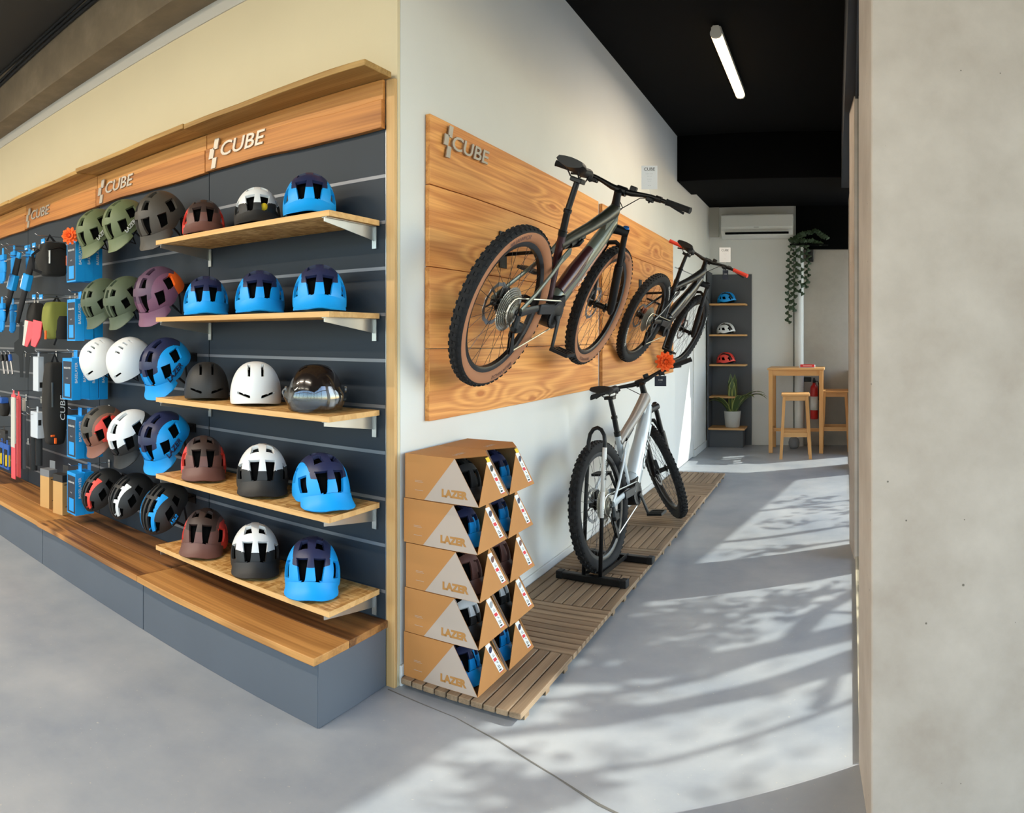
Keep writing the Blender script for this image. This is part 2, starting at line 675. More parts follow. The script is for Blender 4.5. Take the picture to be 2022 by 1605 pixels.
# ceilings
struct(MB().box((XR - 0.2, YL, ZC), (0.6, YB + 0.2, ZC + 0.15)).build('ceiling', 'ceiling_black'))
struct(MB().box((XL, YF, ZC), (XE, YL, ZC + 0.15)).build('ceiling_shop', 'ceiling_dark'))
struct(MB().box((XR, 7.42, 3.13), (0.6, 8.15, ZC), ch=0.006).build('trim_6', 'beam_black'))
struct(MB().box((XR, 8.15, 3.2), (0.6, YB, ZC)).build('trim_7', 'beam_black'))
struct(MB().box((0.06, 2.42, 3.02), (0.42, 7.42, ZC)).build('trim_8', 'beam_charcoal'))

# concrete pier close to the camera
pr = MB()
A, Bc = Vector((0.101, 2.0)), Vector((0.0785, 2.39))
d = Vector((math.cos(R(-4)), math.sin(R(-4))))
pr.prism([tuple(A), tuple(A + d * 1.6), tuple(Bc + d * 1.6), tuple(Bc)], 0, ZC, 'Z')
struct(pr.build('wall_pier', 'pier_concrete', bevel=0.006))

# glazed front to the right of the passage: concrete piers with glass between them
PIER = [[(0.120, 4.58), (0.66, 4.60), (0.66, 4.95), (0.096, 4.93)], [(0.150, 7.66), (0.66, 7.68), (0.66, 8.05), (0.145, 8.03)]]
for q in PIER:
    struct(MB().prism(q, 0, 3.02, 'Z').build('wall_front_pier', 'pier_concrete', bevel=0.005))
struct(MB().box((0.17, 8.62, 0), (0.34, YB + 0.03, 1.0)).build('wall_added_low', 'pier_concrete'))  # low wall added to keep the sun off the far floor
gz = [((0.082, 2.40), (0.128, 4.58)), ((0.130, 4.94), (0.165, 7.66)), ((0.165, 8.04), (0.17, 8.62)), ((0.17, 8.63), (0.18, 9.37))]
for i, ((xa, ya), (xb, yb)) in enumerate(gz):
    wn = struct(thing('window_%d' % (i + 1), None, None))
    dv = Vector((xb - xa, yb - ya)).normalized()
    nv = Vector((dv.y, -dv.x))
    L_ = (Vector((xb, yb)) - Vector((xa, ya))).length
    M_ = Matrix(((dv.x, nv.x, 0, xa), (dv.y, nv.y, 0, ya), (0, 0, 1, 0), (0, 0, 0, 1)))
    zb_ = 1.0 if i == 3 else 0.0
    MB().box((0.004, 0.010, zb_ + 0.02), (L_ - 0.004, 0.020, 3.0), M=M_).build('pane', 'pane_glass', wn)
    MB().box((0, 0.0, zb_), (L_, 0.03, zb_ + 0.02), M=M_).build('sill_rail', 'facade_frame', wn)
    MB().box((0, 0.0, 3.0), (L_, 0.05, 3.02), M=M_).build('head_rail', 'beam_charcoal', wn)

# shop front behind and beside the photographer: side walls and glazed bays
struct(MB().box((XL - 0.2, YF, 0), (XL, YL + 0.25, ZC)).build('wall_far_left', 'wall_white'))
fw = struct(thing('window_5', None, None))
for i in range(7):
    x = XL + i * (XE - XL) / 6
    MB().box((x - 0.05, YF - 0.06, 0), (x + 0.05, YF + 0.06, ZC)).build('post', 'facade_frame', fw)
    if i < 6:
        MB().box((x + 0.05, YF - 0.006, 0.1), (x + 2.0 - 0.05, YF + 0.006, 3.0)).build('pane', 'pane_glass', fw)
MB().box((XL, YF - 0.06, 3.0), (XE, YF + 0.06, 3.12)).build('head_rail', 'facade_frame', fw)
MB().box((XL, YF - 0.06, 0.0), (XE, YF + 0.06, 0.1)).build('sill_rail', 'facade_frame', fw)
ew = struct(thing('window_6', None, None))
for i in range(4):
    y = YF + i * (2.0 - YF) / 3
    MB().box((XE - 0.06, y - 0.05, 0), (XE + 0.06, y + 0.05, ZC)).build('post', 'facade_frame', ew)
    if i < 3:
        MB().box((XE - 0.006, y + 0.05, 0.1), (XE + 0.006, y + 2.28, 3.0)).build('pane', 'pane_glass', ew)
MB().box((XE - 0.06, YF, 3.0), (XE + 0.06, 2.0, 3.12)).build('head_rail', 'facade_frame', ew)
struct(MB().box((1.65, 1.9, 0), (XE, 2.35, ZC)).build('wall_side', 'pier_concrete'))

# outside: pavement, unseen slab added above the window to cut off the sun
concrete('paving', '9c9a94', 'b0aea8', 'a6a49e', False)
struct(MB().box((0.30, 2.5, -0.14), (14, 16, -0.02)).build('ground_outside', 'paving'))
struct(MB().box((XE, -18, -0.14), (14, 2.5, -0.02)).build('ground_street', 'paving'))
struct(MB().box((-16, -18, -0.14), (XE, YF - 0.1, -0.02)).build('ground_forecourt', 'paving'))
struct(MB().prism([(0.45, 2.4), (2.29, 2.4), (3.56, 9.5), (0.45, 9.5)], 3.2, 3.42, 'Z').build('added_sun_slab', 'pier_concrete'))  # added overhang, its edge laid to end the sun patch indoors


# ------------------------------------------------------------------ LED batten lamps
flat('lamp_body', 'd8d4c8', 0.5)
emit('lamp_diffuser', 'ffe3b4', 3.0)


def batten(x, y, ang, label, L=1.2, power=0, z=ZC, group='ceiling batten lamps'):
    t = thing('ceiling_lamp', label, 'lamp', (x, y, z), (0, 0, ang), group)
    MB().box((-L / 2, -0.035, -0.045), (L / 2, 0.035, 0), ch=0.006).build('housing', 'lamp_body', t)
    df = MB()
    prof = [(-0.038, -0.045), (-0.038, -0.062), (-0.026, -0.078), (0, -0.083), (0.026, -0.078), (0.038, -0.062), (0.038, -0.045)]
    df.prism(prof, -L / 2 + 0.01, L / 2 - 0.01, 'X')
    df.build('diffuser', 'lamp_diffuser', t)
    for s in (-1, 1):
        MB().prism([(p[0] * 1.04, p[1] * 1.03 + 0.001) for p in prof] + [(0.02, 0), (-0.02, 0)], s * L / 2 - 0.01, s * L / 2 + 0.01, 'X').build('end_cap', 'lamp_body', t)
    if power:
        la = bpy.data.lights.new('lamp_light', 'AREA')
        la.shape = 'RECTANGLE'
        la.size, la.size_y = L, 0.08
        la.energy = power
        la.color = (1.0, 0.87, 0.70)
        lo = bpy.data.objects.new('lamp_light', la)
        COL.objects.link(lo)
        lo.parent = t
        lo.location = (0, 0, -0.09)
    return t


batten(-0.82, 5.40, R(90), 'lit LED batten lamp on the black ceiling above the passage', 1.25, 18, z=ZC - 0.03)
for x, wh in ((-6.6, 'over the far end of the display wall'), (-4.4, 'over the bag displays'), (-2.2, 'over the chipboard shelves')):
    batten(x, -0.3, 0, 'ceiling LED batten %s, row closer to the wall' % wh, 1.5, 62, group='battens over the shop floor')
    batten(x, -2.7, 0, 'ceiling LED batten %s, row by the window' % wh, 1.5, 66, group='battens over the shop floor')
# ================================================================== SLATWALL DISPLAY (left wall)
MX = [-1.745 - 1.155 * i for i in range(5)]            # module seams, right to left
ZS = [0.39 + 0.1922 * k for k in range(10)]            # slots
flat('slat_board', '2d343c', 0.5, spec=0.3, var=0.06, vscale=2.0)
flat('plinth_grey', '585e66', 0.45, var=0.05, vscale=2.0)
wood('header_wood', 'c98440', '8a4d1d', 'X', 1.0, 0.55, contrast=0.35, rings=5)
wood('header_wood_pale', 'd69a52', 'a8672c', 'X', 1.0, 0.55, contrast=0.3, rings=5)
wood('canopy_wood', 'c39a58', '8f6428', 'X', 1.2, 0.6, contrast=0.35, rings=6)
wood('post_wood', 'dcb37a', 'c08f52', 'Z', 1.2, 0.6, contrast=0.25, rings=4)
wood('plank_pale', 'cf9653', '8f5c29', 'X', 0.7, 0.55, contrast=0.3, rings=5, knots='Y')
wood('plank_dark', '96653a', '452812', 'X', 0.7, 0.55, contrast=0.6, rings=6, knots='Y')
wood('board_wood', 'eaa55a', 'b96a29', 'Y', 1.0, 0.6, contrast=0.4, rings=9, knots='Z')

# OSB: pressed flakes
m, nt, b = new_mat('osb')
b.inputs['Roughness'].default_value = 0.65
tc = N(nt, 'ShaderNodeTexCoord')
cols = []
for rot, scl in ((0.5, (70, 18, 40)), (-0.7, (20, 75, 40))):
    mp = N(nt, 'ShaderNodeMapping')
    mp.inputs['Rotation'].default_value = (0, 0, rot)
    mp.inputs['Scale'].default_value = scl
    v = N(nt, 'ShaderNodeTexVoronoi')
    v.inputs['Scale'].default_value = 1.0
    nt.links.new(tc.outputs['Object'], mp.inputs['Vector'])
    nt.links.new(mp.outputs[0], v.inputs['Vector'])
    cols.append(v)
ad = N(nt, 'ShaderNodeMix', data_type='RGBA')
ad.inputs[0].default_value = 0.5
nt.links.new(cols[0].outputs['Color'], ad.inputs[6])
nt.links.new(cols[1].outputs['Color'], ad.inputs[7])
sp = N(nt, 'ShaderNodeSeparateColor')
nt.links.new(ad.outputs[2], sp.inputs[0])
cr = N(nt, 'ShaderNodeValToRGB')
cr.color_ramp.elements[0].position = 0.15
cr.color_ramp.elements[0].color = srgb('a87434')
cr.color_ramp.elements[1].position = 0.85
cr.color_ramp.elements[1].color = srgb('e3b877')
e = cr.color_ramp.elements.new(0.5)
e.color = srgb('cd9a55')
nt.links.new(sp.outputs[0], cr.inputs[0])
nt.links.new(cr.outputs[0], b.inputs['Base Color'])
bp = N(nt, 'ShaderNodeBump')
bp.inputs['Strength'].default_value = 0.2
bp.inputs['Distance'].default_value = 0.002
nt.links.new(sp.outputs[0], bp.inputs['Height'])
nt.links.new(bp.outputs[0], b.inputs['Normal'])
wood('osb_edge', 'dfb377', 'bd8a4c', 'X', 6.0, 0.7, contrast=0.3, rings=2)


def wavy(x0, x1, z, amp, seed, n=14):
    rnd = random.Random(seed)
    ph = [rnd.uniform(0, 6.28) for _ in range(3)]
    out = []
    for i in range(n + 1):
        x = x0 + (x1 - x0) * i / n
        out.append((x, z + amp * (math.sin(2.1 * x * 2 + ph[0]) * 0.6 + math.sin(7.3 * x + ph[1]) * 0.3 + math.sin(15 * x + ph[2]) * 0.15)))
    return out


UNIT = ['dark slatwall bay beside the end post, carrying the five chipboard shelves',
        'dark slatwall bay hung with rows of helmets and blue boxes',
        'dark slatwall bay hung with bags and mudguards',
        'dark slatwall bay at the left edge of the photo, hung with gloves']
HEAD = ['brown live-edge header board nearest the end post with bright metal lettering',
        'brown live-edge header board with metal lettering above the hanging helmets',
        'brown live-edge header board with dim metal lettering above the bags',
        'brown live-edge header board at the left edge of the photo']
CANO = ['live-edge canopy board whose end shows above the end post',
        'live-edge canopy board second from the end post',
        'live-edge canopy board third from the end post',
        'live-edge canopy board cut off by the left edge of the photo']
PLIN = ['grey plinth with wooden top at the near end of the display, end panel visible',
        'grey plinth with dark wooden top below the hanging helmets',
        'grey plinth with wooden top below the bags and small cartons',
        'grey plinth with wooden top cut off by the left edge of the photo']
wood('plank_mid', 'b57c42', '623b1b', 'X', 0.7, 0.55, contrast=0.6, rings=6, knots='Y')
for i in range(4):
    x1, x0 = MX[i] - 0.003, MX[i + 1] + 0.003
    # slatwall: boards and metal slot inserts
    t = thing('slatwall_unit', UNIT[i], 'wall panel', ((x0 + x1) / 2, YL, 0), group='slatwall bays')
    hw = (x1 - x0) / 2
    zz = [0.245] + ZS + [2.33]
    for k in range(len(zz) - 1):
        lo, hi = zz[k] + (0.006 if k else 0), zz[k + 1] - (0.006 if k < len(ZS) else 0)
        MB().box((-hw, 0, lo), (hw, 0.018, hi)).build('slat', 'slat_board', t)
    for z in ZS:
        p = [(-0.0015, 0.007), (0.001, 0.007), (0.001, 0.002), (0.014, 0.002), (0.014, -0.002), (0.001, -0.002), (0.001, -0.007), (-0.0015, -0.007)]
        MB().prism([(a, z + c) for a, c in p], -hw, hw, 'X').build('slot_insert', 'slot_metal', t)
    # header
    t = thing('header_board', HEAD[i], 'board', ((x0 + x1) / 2, YL, 0), group='header boards')
    lowz = wavy(-hw, hw, 2.315, 0.008, 10 + i)
    midz = wavy(-hw, hw, 2.435, 0.010, 30 + i)
    n = len(lowz)
    MB().prism(lowz + midz[::-1], -0.030, 0.0, 'Y').build('lower_board', 'header_wood', t, bevel=0.003)
    MB().prism(midz + [(hw, 2.517), (-hw, 2.517)], -0.018, 0.0, 'Y').build('upper_board', 'header_wood_pale', t, bevel=0.002)
    lx = -hw + 0.05
    cube_emblem(0.12, 0.004).build('emblem', 'brushed_letter', t, M if False else None).matrix_local = frame((lx + 0.02, -0.034, 2.400), (1, 0, 0), (0, 0, 1))
    letter('CUBE', 0.098, 'brushed_letter', t, frame((lx + 0.235, -0.034, 2.405), (1, 0, 0), (0, 0, 1)), 0.004, 0.22, 1.35, bold=0.0012)
    # canopy
    fy = 2.175 - YL
    fe = [(-p[0], p[1]) for p in wavy(-hw - 0.002, hw + 0.002, fy, 0.010, 50 + i)]
    e0 = 0.03 if i == 0 else 0
    fe = wavy(-hw - 0.002, hw + 0.002 + e0, fy, 0.010, 50 + i)
    dz = (0.0, 0.004, -0.002, 0.003)[i]
    MB().prism(fe + [(hw + 0.002 + e0, 0.0), (-hw - 0.002, 0.0)], 2.519 + dz, 2.545 + dz, 'Z').build('canopy_board', 'canopy_wood', loc=((x0 + x1) / 2, YL, 0), bevel=0.004)
    tag(bpy.context.scene.objects['canopy_board' if i == 0 else 'canopy_board.%03d' % i], CANO[i], 'board', 'canopy boards')
    # plinth
    t = thing('plinth_unit', PLIN[i], 'plinth', ((x0 + x1) / 2, YL, 0), group='plinth units')
    bd = MB().box((-hw, -0.42, 0.0), (hw, -0.001, 0.243))
    bd.build('body', 'plinth_grey', t, bevel=0.002)
    fp, bp_ = (('plank_pale', 'plank_mid'), ('plank_mid', 'plank_dark'), ('plank_pale', 'plank_mid'), ('plank_mid', 'plank_dark'))[i]
    ex = 0.012 if i == 0 else 0
    f2 = wavy(-hw - 0.002, hw + 0.002 + ex, -0.458, 0.006, 70 + i)
    MB().prism(f2 + [(hw + 0.002 + ex, -0.252), (-hw - 0.002, -0.252)], 0.245, 0.275, 'Z').build('front_plank', fp, t, bevel=0.003)
    MB().box((-hw - 0.002, -0.249, 0.245), (hw + 0.002 + ex, -0.002, 0.275)).build('back_plank', bp_, t, bevel=0.003)
    if i == 0:
        MB().box((hw, -0.418, 0.002), (hw + 0.004, -0.002, 0.243)).build('end_panel', 'plinth_grey', t)

# end post
pt = MB().box((-0.022, 0.0, 0), (0.022, 0.018, 2.517)).build('end_post', 'post_wood', loc=(-1.7225, YL, 0), bevel=0.002)
tag(pt, 'tall pale wooden post closing the end of the slatwall at the wall corner', 'post')
pm = MB().box((0, 0, 0.27), (0.0025, 0.020, 2.31)).build('edge_profile', 'aluminium', loc=(-1.7455, YL - 0.002, 0))
tag(pm, 'thin metal edge strip between the slatwall and the pale end post', 'edge strip')

# ------------------------------------------------------------------ OSB shelves on brackets
SHZ = [1.935, 1.548, 1.145, 0.76, 0.40]
SX0, SX1, SY0 = -2.92, -1.77, 2.02
WORDS = ['topmost', 'second from top', 'middle', 'second from bottom', 'lowest']
SHELF_HELD = ['topmost chipboard shelf, seen from below, under the brown, white and blue helmets',
              'second chipboard shelf from the top carrying three blue helmets',
              'middle chipboard shelf carrying the smooth black, white and visored helmets',
              'second chipboard shelf from the bottom, carrying brown, white and blue helmets',
              'lowest chipboard shelf, just above the wooden plinth top']
for i, z in enumerate(SHZ):
    t = thing('shelf', SHELF_HELD[i], 'shelf', (0, 0, z), group='chipboard shelves')
    q = MB()
    q.box((SX0, SY0, -0.022), (SX1, YL - 0.012, 0))
    me = q.mesh('board', ['osb', 'osb_edge'])
    for p in me.polygons:
        p.material_index = 0 if abs(p.normal.z) > 0.5 else 1
    link('board', me, t)
    for xb in (SX0 + 0.035, SX1 - 0.03):
        br = MB()
        br.prism([(SY0 + 0.005, -0.023), (YL - 0.004, -0.023), (YL - 0.004, -0.085), (YL - 0.03, -0.08), (SY0 + 0.005, -0.040)], xb - 0.0015, xb + 0.0015, 'X')
        br.box((xb - 0.012, SY0 + 0.005, -0.0250), (xb + 0.012, YL - 0.01, -0.0225))
        br.box((xb - 0.011, YL - 0.010, -0.115), (xb + 0.011, YL - 0.003, -0.024))
        br.build('bracket', 'aluminium', t)
# ================================================================== HELMETS
def _poly_sdf(P, Q):
    """max signed distance to the edges of a convex polygon P (any winding) at points Q (n,2)"""
    P = np.array(P, float)
    area = 0.5 * np.sum(P[:, 0] * np.roll(P[:, 1], -1) - np.roll(P[:, 0], -1) * P[:, 1])
    if area < 0:
        P = P[::-1]
    d = np.full(len(Q), -1e9)
    for i in range(len(P)):
        a, b_ = P[i], P[(i + 1) % len(P)]
        e = b_ - a
        nrm = np.array([e[1], -e[0]]) / np.hypot(*e)
        d = np.maximum(d, (Q - a) @ nrm)
    return d


H_TOT = 0.18
SHAPES = {
    'trail': dict(a=0.108, bf=0.130, bb=0.150, c=0.145, rim=(8, -12, -14), pw=0.92),
    'urban': dict(a=0.112, bf=0.132, bb=0.140, c=0.150, rim=(-8, -12, -13), pw=0.80),
    'road': dict(a=0.102, bf=0.138, bb=0.150, c=0.125, rim=(4, -10, -12), pw=0.95),
}
VENTS = {
    # F: front view (x/a, z/H)   T: from above (x/a, y/b)   S: side view (y/b, z/H)
    'trail': [('F', [(.10, .73), (.52, .70), (.41, .29), (.20, .27)]),
              ('T', [(.13, -.54), (.46, -.48), (.40, -.12), (.16, -.14)]),
              ('S', [(-.64, .28), (-.36, .24), (-.12, .52), (-.44, .62)]),
              ('S', [(-.02, .40), (.36, .34), (.56, .58), (.14, .70)]),
              ('T', [(.16, .02), (.38, .02), (.36, .42), (.16, .45)])],
    'vented': [('F', [(.07, .66), (.26, .66), (.20, .24), (.08, .22)]),
               ('F', [(.36, .62), (.60, .56), (.50, .24), (.33, .24)]),
               ('T', [(.08, -.62), (.28, -.60), (.28, -.30), (.09, -.30)]),
               ('T', [(.40, -.52), (.62, -.40), (.60, -.16), (.40, -.22)]),
               ('S', [(-.50, .28), (-.24, .26), (-.12, .52), (-.40, .56)]),
               ('S', [(.02, .40), (.34, .38), (.40, .60), (.10, .66)]),
               ('T', [(.09, -.12), (.30, -.12), (.30, .25), (.09, .25)])],
    'urban': [('F', [(.20, .97), (.33, .97), (.31, .70), (.21, .69)]),
              ('F', [(.20, .255), (.70, .345), (.72, .295), (.22, .185)]),
              ('S', [(-.20, .27), (-.02, .30), (-.02, .25), (-.20, .21)])],
    'urban_slit': [('F', [(.16, .33), (.62, .38), (.64, .33), (.18, .26)]),
                   ('T', [(.40, -.42), (.62, -.36), (.62, -.28), (.40, -.34)]),
                   ('T', [(.40, -.17), (.64, -.13), (.64, -.05), (.40, -.09)]),
                   ('T', [(.40, .08), (.64, .10), (.64, .18), (.40, .16)]),
                   ('T', [(.40, .33), (.62, .34), (.62, .42), (.40, .41)])],
    'glossy': [('T', [(.28, -.40), (.58, -.36), (.58, -.28), (.28, -.31)]),
               ('T', [(.28, -.14), (.58, -.12), (.58, -.04), (.28, -.05)])],
    'road': [('F', [(.05, .80), (.17, .80), (.13, .40), (.05, .38)]),
             ('F', [(.26, .72), (.44, .68), (.36, .32), (.24, .32)]),
             ('F', [(.56, .56), (.74, .46), (.60, .24), (.48, .26)]),
             ('T', [(.06, -.56), (.22, -.55), (.22, -.08), (.06, -.08)]),
             ('T', [(.32, -.50), (.50, -.44), (.50, -.02), (.33, -.06)]),
             ('T', [(.06, .04), (.22, .04), (.20, .50), (.06, .50)]),
             ('T', [(.33, .08), (.50, .10), (.44, .46), (.32, .48)]),
             ('S', [(-.40, .30), (-.05, .30), (.10, .52), (-.25, .54)]),
             ('S', [(.16, .32), (.52, .34), (.50, .54), (.24, .56)])],
}


def helmet_geo(shape, vents, zones, nu=112, nv=46):
    """returns {zone: (verts, faces)} with vents cut out, lips turned inward, plus the surface function"""
    S = SHAPES[shape]

    def surf(az, t):
        rf, rs, rb = S['rim']
        cz = np.cos(az)
        rim = np.where(cz > 0, rs + (rf - rs) * cz ** 2, rs + (rb - rs) * cz ** 2)
        rim = rim + 5 * np.exp(-((np.abs(az) - 1.75) / 0.25) ** 2)       # arch over the ear
        el = np.radians(rim + (90 - rim) * t)
        ce = np.clip(np.cos(el), 0, 1) ** S['pw']
        k = 0.5 - 0.5 * cz
        b_ = S['bf'] + (S['bb'] - S['bf']) * k
        x = S['a'] * ce * np.sin(az)
        y = -b_ * ce * cz
        z = S['c'] * np.sin(el) + 0.035
        return x, y, z, b_

    def fields(az, t):
        x, y, z, b_ = surf(az, t)
        X, Y, Z = np.abs(x) / S['a'], y / b_, z / H_TOT
        sv = np.full(az.shape, 1.0)
        for kind, poly in VENTS[vents]:
            if kind == 'F':
                d = _poly_sdf(poly, np.stack([X, Z], 1))
                d = np.where(Y > -0.12, 1.0, d)
            elif kind == 'T':
                d = _poly_sdf(poly, np.stack([X, Y], 1))
                d = np.where(Z < 0.52, 1.0, d)
            else:
                d = _poly_sdf(poly, np.stack([Y, Z], 1))
                d = np.where(X < 0.45, 1.0, d)
            sv = np.minimum(sv, d)
        return sv, [zf(X, Y, Z) for zf in zones]

    A, T = np.meshgrid(np.linspace(-PI, PI, nu, endpoint=False), np.linspace(0, 0.985, nv), indexing='ij')
    a, t = A.ravel().copy(), T.ravel().copy()
    da, dt = 2 * PI / nu, 0.985 / (nv - 1)
    a0, t0 = a.copy(), t.copy()
    done = np.zeros(len(a), bool)
    nz = len(zones)
    for which in [-1] + list(range(nz)):
        get = lambda aa, tt: fields(aa, tt)[0] if which < 0 else fields(aa, tt)[1][which]
        s0 = get(a, t)
        ga = get(a + da * 0.3, t) - s0
        gt = get(a, np.clip(t + dt * 0.3, 0, 1)) - s0
        ga, gt = ga / 0.3, gt / 0.3
        g2 = ga ** 2 + gt ** 2 + 1e-12
        ma, mt = -s0 * ga / g2, -s0 * gt / g2
        ok = (np.hypot(ma, mt) < 0.62) & ~done & (t0 > 0) & (t0 < 0.98)
        a = np.where(ok, a + ma * da, a)
        t = np.where(ok, t + mt * dt, t)
        done |= ok
    x, y, z, _ = surf(a, t)
    V = np.stack([x, y, z], 1)
    idx = np.arange(nu * nv).reshape(nu, nv)
    q = np.stack([idx[:, :-1], np.roll(idx, -1, 0)[:, :-1], np.roll(idx, -1, 0)[:, 1:], idx[:, 1:]], -1).reshape(-1, 4)
    ca = np.where(np.abs(a[q].max(1) - a[q].min(1)) > PI, 0, a[q].mean(1))
    wrap = np.abs(a[q].max(1) - a[q].min(1)) > PI
    aq = a[q].copy()
    aq[wrap] = np.where(aq[wrap] < 0, aq[wrap] + 2 * PI, aq[wrap])
    ca = aq.mean(1)
    sv, zs = fields(ca, t[q].mean(1))
    lab = np.zeros(len(q), int)
    for i in range(nz):
        lab = np.where((lab == 0) & (zs[i] < 0), i + 1, lab)
    lab = np.where(sv < 0, -1, lab)
    out = {}
    cen = np.array([0, 0.0, 0.035])
    for L in range(nz + 1):
        fq = q[lab == L]
        if not len(fq):
            continue
        faces = [tuple(f) for f in fq]
        if True:
            top = idx[:, -1]
            pl = np.bincount(lab[lab >= 0]).argmax() if not nz else (lab.reshape(nu, nv - 1)[:, -1].max())
            if L == max(pl, 0):
                faces.append(tuple(int(i) for i in top))
        ed = {}
        for f in faces:
            for i in range(len(f)):
                e = (f[i], f[(i + 1) % len(f)])
                kx = (min(e), max(e))
                ed[kx] = None if kx in ed else e
        used = sorted({i for f in faces for i in f})
        mp = {v: i for i, v in enumerate(used)}
        vs = [tuple(V[i]) for i in used]
        fs = [tuple(mp[i] for i in f) for f in faces]
        bd = [e for e in ed.values() if e]
        inn = {}
        for e in bd:
            for v in e:
                if v not in inn:
                    inn[v] = len(vs)
                    vs.append(tuple(cen + (V[v] - cen) * 0.90))
        for (p, r_) in bd:
            fs.append((mp[r_], mp[p], inn[p], inn[r_]))
        out[L] = (vs, fs)
    return out, surf


def helmet_liner(shape):
    """inner foam bowl, closed from above"""
    S = SHAPES[shape]
    b = MB()
    vs, fs = [], []
    n, mrow = 28, 8
    for j in range(mrow):
        el = R(-10 + 100 * j / (mrow - 1) * 0.99)
        for i in range(n):
            az = 2 * PI * i / n
            bb_ = S['bf'] + (S['bb'] - S['bf']) * (0.5 - 0.5 * math.cos(az))
            ce = max(0.0, math.cos(el)) ** S['pw']
            vs.append((S['a'] * 0.80 * ce * math.sin(az), -bb_ * 0.80 * ce * math.cos(az), S['c'] * 0.80 * math.sin(el) + 0.035))
    for j in range(mrow - 1):
        for i in range(n):
            i2 = (i + 1) % n
            fs.append((j * n + i, j * n + i2, (j + 1) * n + i2, (j + 1) * n + i))
    fs.append(tuple((mrow - 1) * n + i for i in range(n)))
    return b.add(vs, fs)


def helmet_peak(surf, span=66, z0=0.285, out=0.044, drop=0.052, n=28, notch=False):
    """the brow visor, thin double-sided sheet that follows the shell and flares forward"""
    top, bot = [], []
    b = MB()
    rows = 5
    grid = []
    for i in range(n + 1):
        u = -1 + 2 * i / n
        az = R(span) * u
        # shell point at the wanted height
        ts = np.linspace(0, 0.8, 90)
        x, y, z, _ = surf(np.full(90, az), ts)
        zz = (z0 - 0.13 * abs(u) ** 2.2) * H_TOT
        if notch:
            zz += 0.03 * math.exp(-(u / 0.13) ** 2) * 0.6
        k = int(np.argmin(np.abs(z - zz)))
        p0 = Vector((x[k], y[k], z[k]))
        rad = Vector((math.sin(az) * 0.55, -math.cos(az), 0)).normalized()
        prof = (1 - abs(u) ** 3)
        col = []
        for j in range(rows):
            s = j / (rows - 1)
            col.append(p0 + rad * (0.003 + out * prof * (0.6 * s + 0.4 * s * s)) + Vector((0, 0, -drop * (0.55 + 0.45 * prof) * (s * 1.25 - 0.25 * s * s))))
        grid.append(col)
    vs = [v for c in grid for v in c] + [v + Vector((0, 0.004, -0.004)) for c in grid for v in c]
    m_ = (n + 1) * rows
    fs = []
    for i in range(n):
        for j in range(rows - 1):
            q = (i * rows + j, (i + 1) * rows + j, (i + 1) * rows + j + 1, i * rows + j + 1)
            fs.append(q)
            fs.append(tuple(v + m_ for v in q[::-1]))
    rim = [i * rows + rows - 1 for i in range(n + 1)]
    for p, q in zip(rim[:-1], rim[1:]):
        fs.append((p, q, q + m_, p + m_))
    return b.add(vs, fs)


def hmat(name, col, rough=0.45, coat=0.0):
    if name not in MATS:
        flat(name, col, rough, coat=coat, bump=0.05, scale=400)
    return name


for nme, cl, rg in (('shell_navy', '23294a', .42), ('shell_blue', '0f9be8', .45), ('shell_white', 'e6e6e4', .4), ('shell_black', '232221', .55),
                    ('shell_darkbrown', '3a2b26', .5), ('shell_brown', '6b463d', .5), ('shell_red', 'e8483c', .5), ('shell_green', '6a7350', .55),
                    ('shell_olive', '525c46', .55), ('shell_taupe', '4a443c', .55), ('shell_purple', '5c4256', .5), ('shell_plum', '7a4f66', .5),
                    ('shell_orange', 'ff6a1c', .5), ('shell_grey', '9a9a9c', .4), ('shell_copper', '8a5a48', .5)):
    hmat(nme, cl, rg)
hmat('shell_gloss', '1c1512', 0.18, 0.5)
glassy('visor_clear', 'cfd2d4', 0.25)

# zone rules (negative = inside), front view X=|x|/a, Y=y/b, Z=z/H
crown = lambda X, Y, Z: np.maximum(0.56 - Z - 0.10 * np.clip(Y, 0, 1), X - 0.66)
crown_w = lambda X, Y, Z: np.maximum(0.50 - Z, X - 2.0)
flank = lambda X, Y, Z: np.maximum(np.maximum(0.74 - X, -0.5 - Y), Z - 0.72)
allz = lambda X, Y, Z: X * 0 - 1.0
stripe = lambda X, Y, Z: np.maximum(np.abs(X - 0.55 - 0.2 * Y) - 0.13, np.maximum(0.34 - Z, Y - 0.25))
hindband = lambda X, Y, Z: np.maximum(0.30 - Y - 0.25 * np.clip(0.5 - Z, 0, 1), Z - 0.62)
nose = lambda X, Y, Z: np.maximum(Z - 0.45, Y + 0.45)

# kind: shape, vents, zones [(part name, rule)], names for zone 0, visor?
KIND = {
    'trail2': ('trail', 'trail', [('crown_shell', crown)], 'lower_shell', True),
    'trail3': ('trail', 'trail', [('crown_shell', crown), ('side_shell', flank)], 'lower_shell', True),
    'trailo': ('trail', 'trail', [('crown_shell', crown), ('retention_band', hindband)], 'lower_shell', True),
    'trailw': ('trail', 'trail', [('crown_shell', crown_w)], 'lower_shell', True),
    'trail1': ('trail', 'trail', [], 'shell', True),
    'vented1': ('trail', 'vented', [], 'shell', True),
    'urban': ('urban', 'urban', [], 'shell', False),
    'urban_slit': ('urban', 'urban_slit', [], 'shell', False),
    'glossy': ('urban', 'glossy', [], 'shell', False),
    'road': ('road', 'road', [('side_stripe', stripe)], 'shell', False),
}
GEO = {}


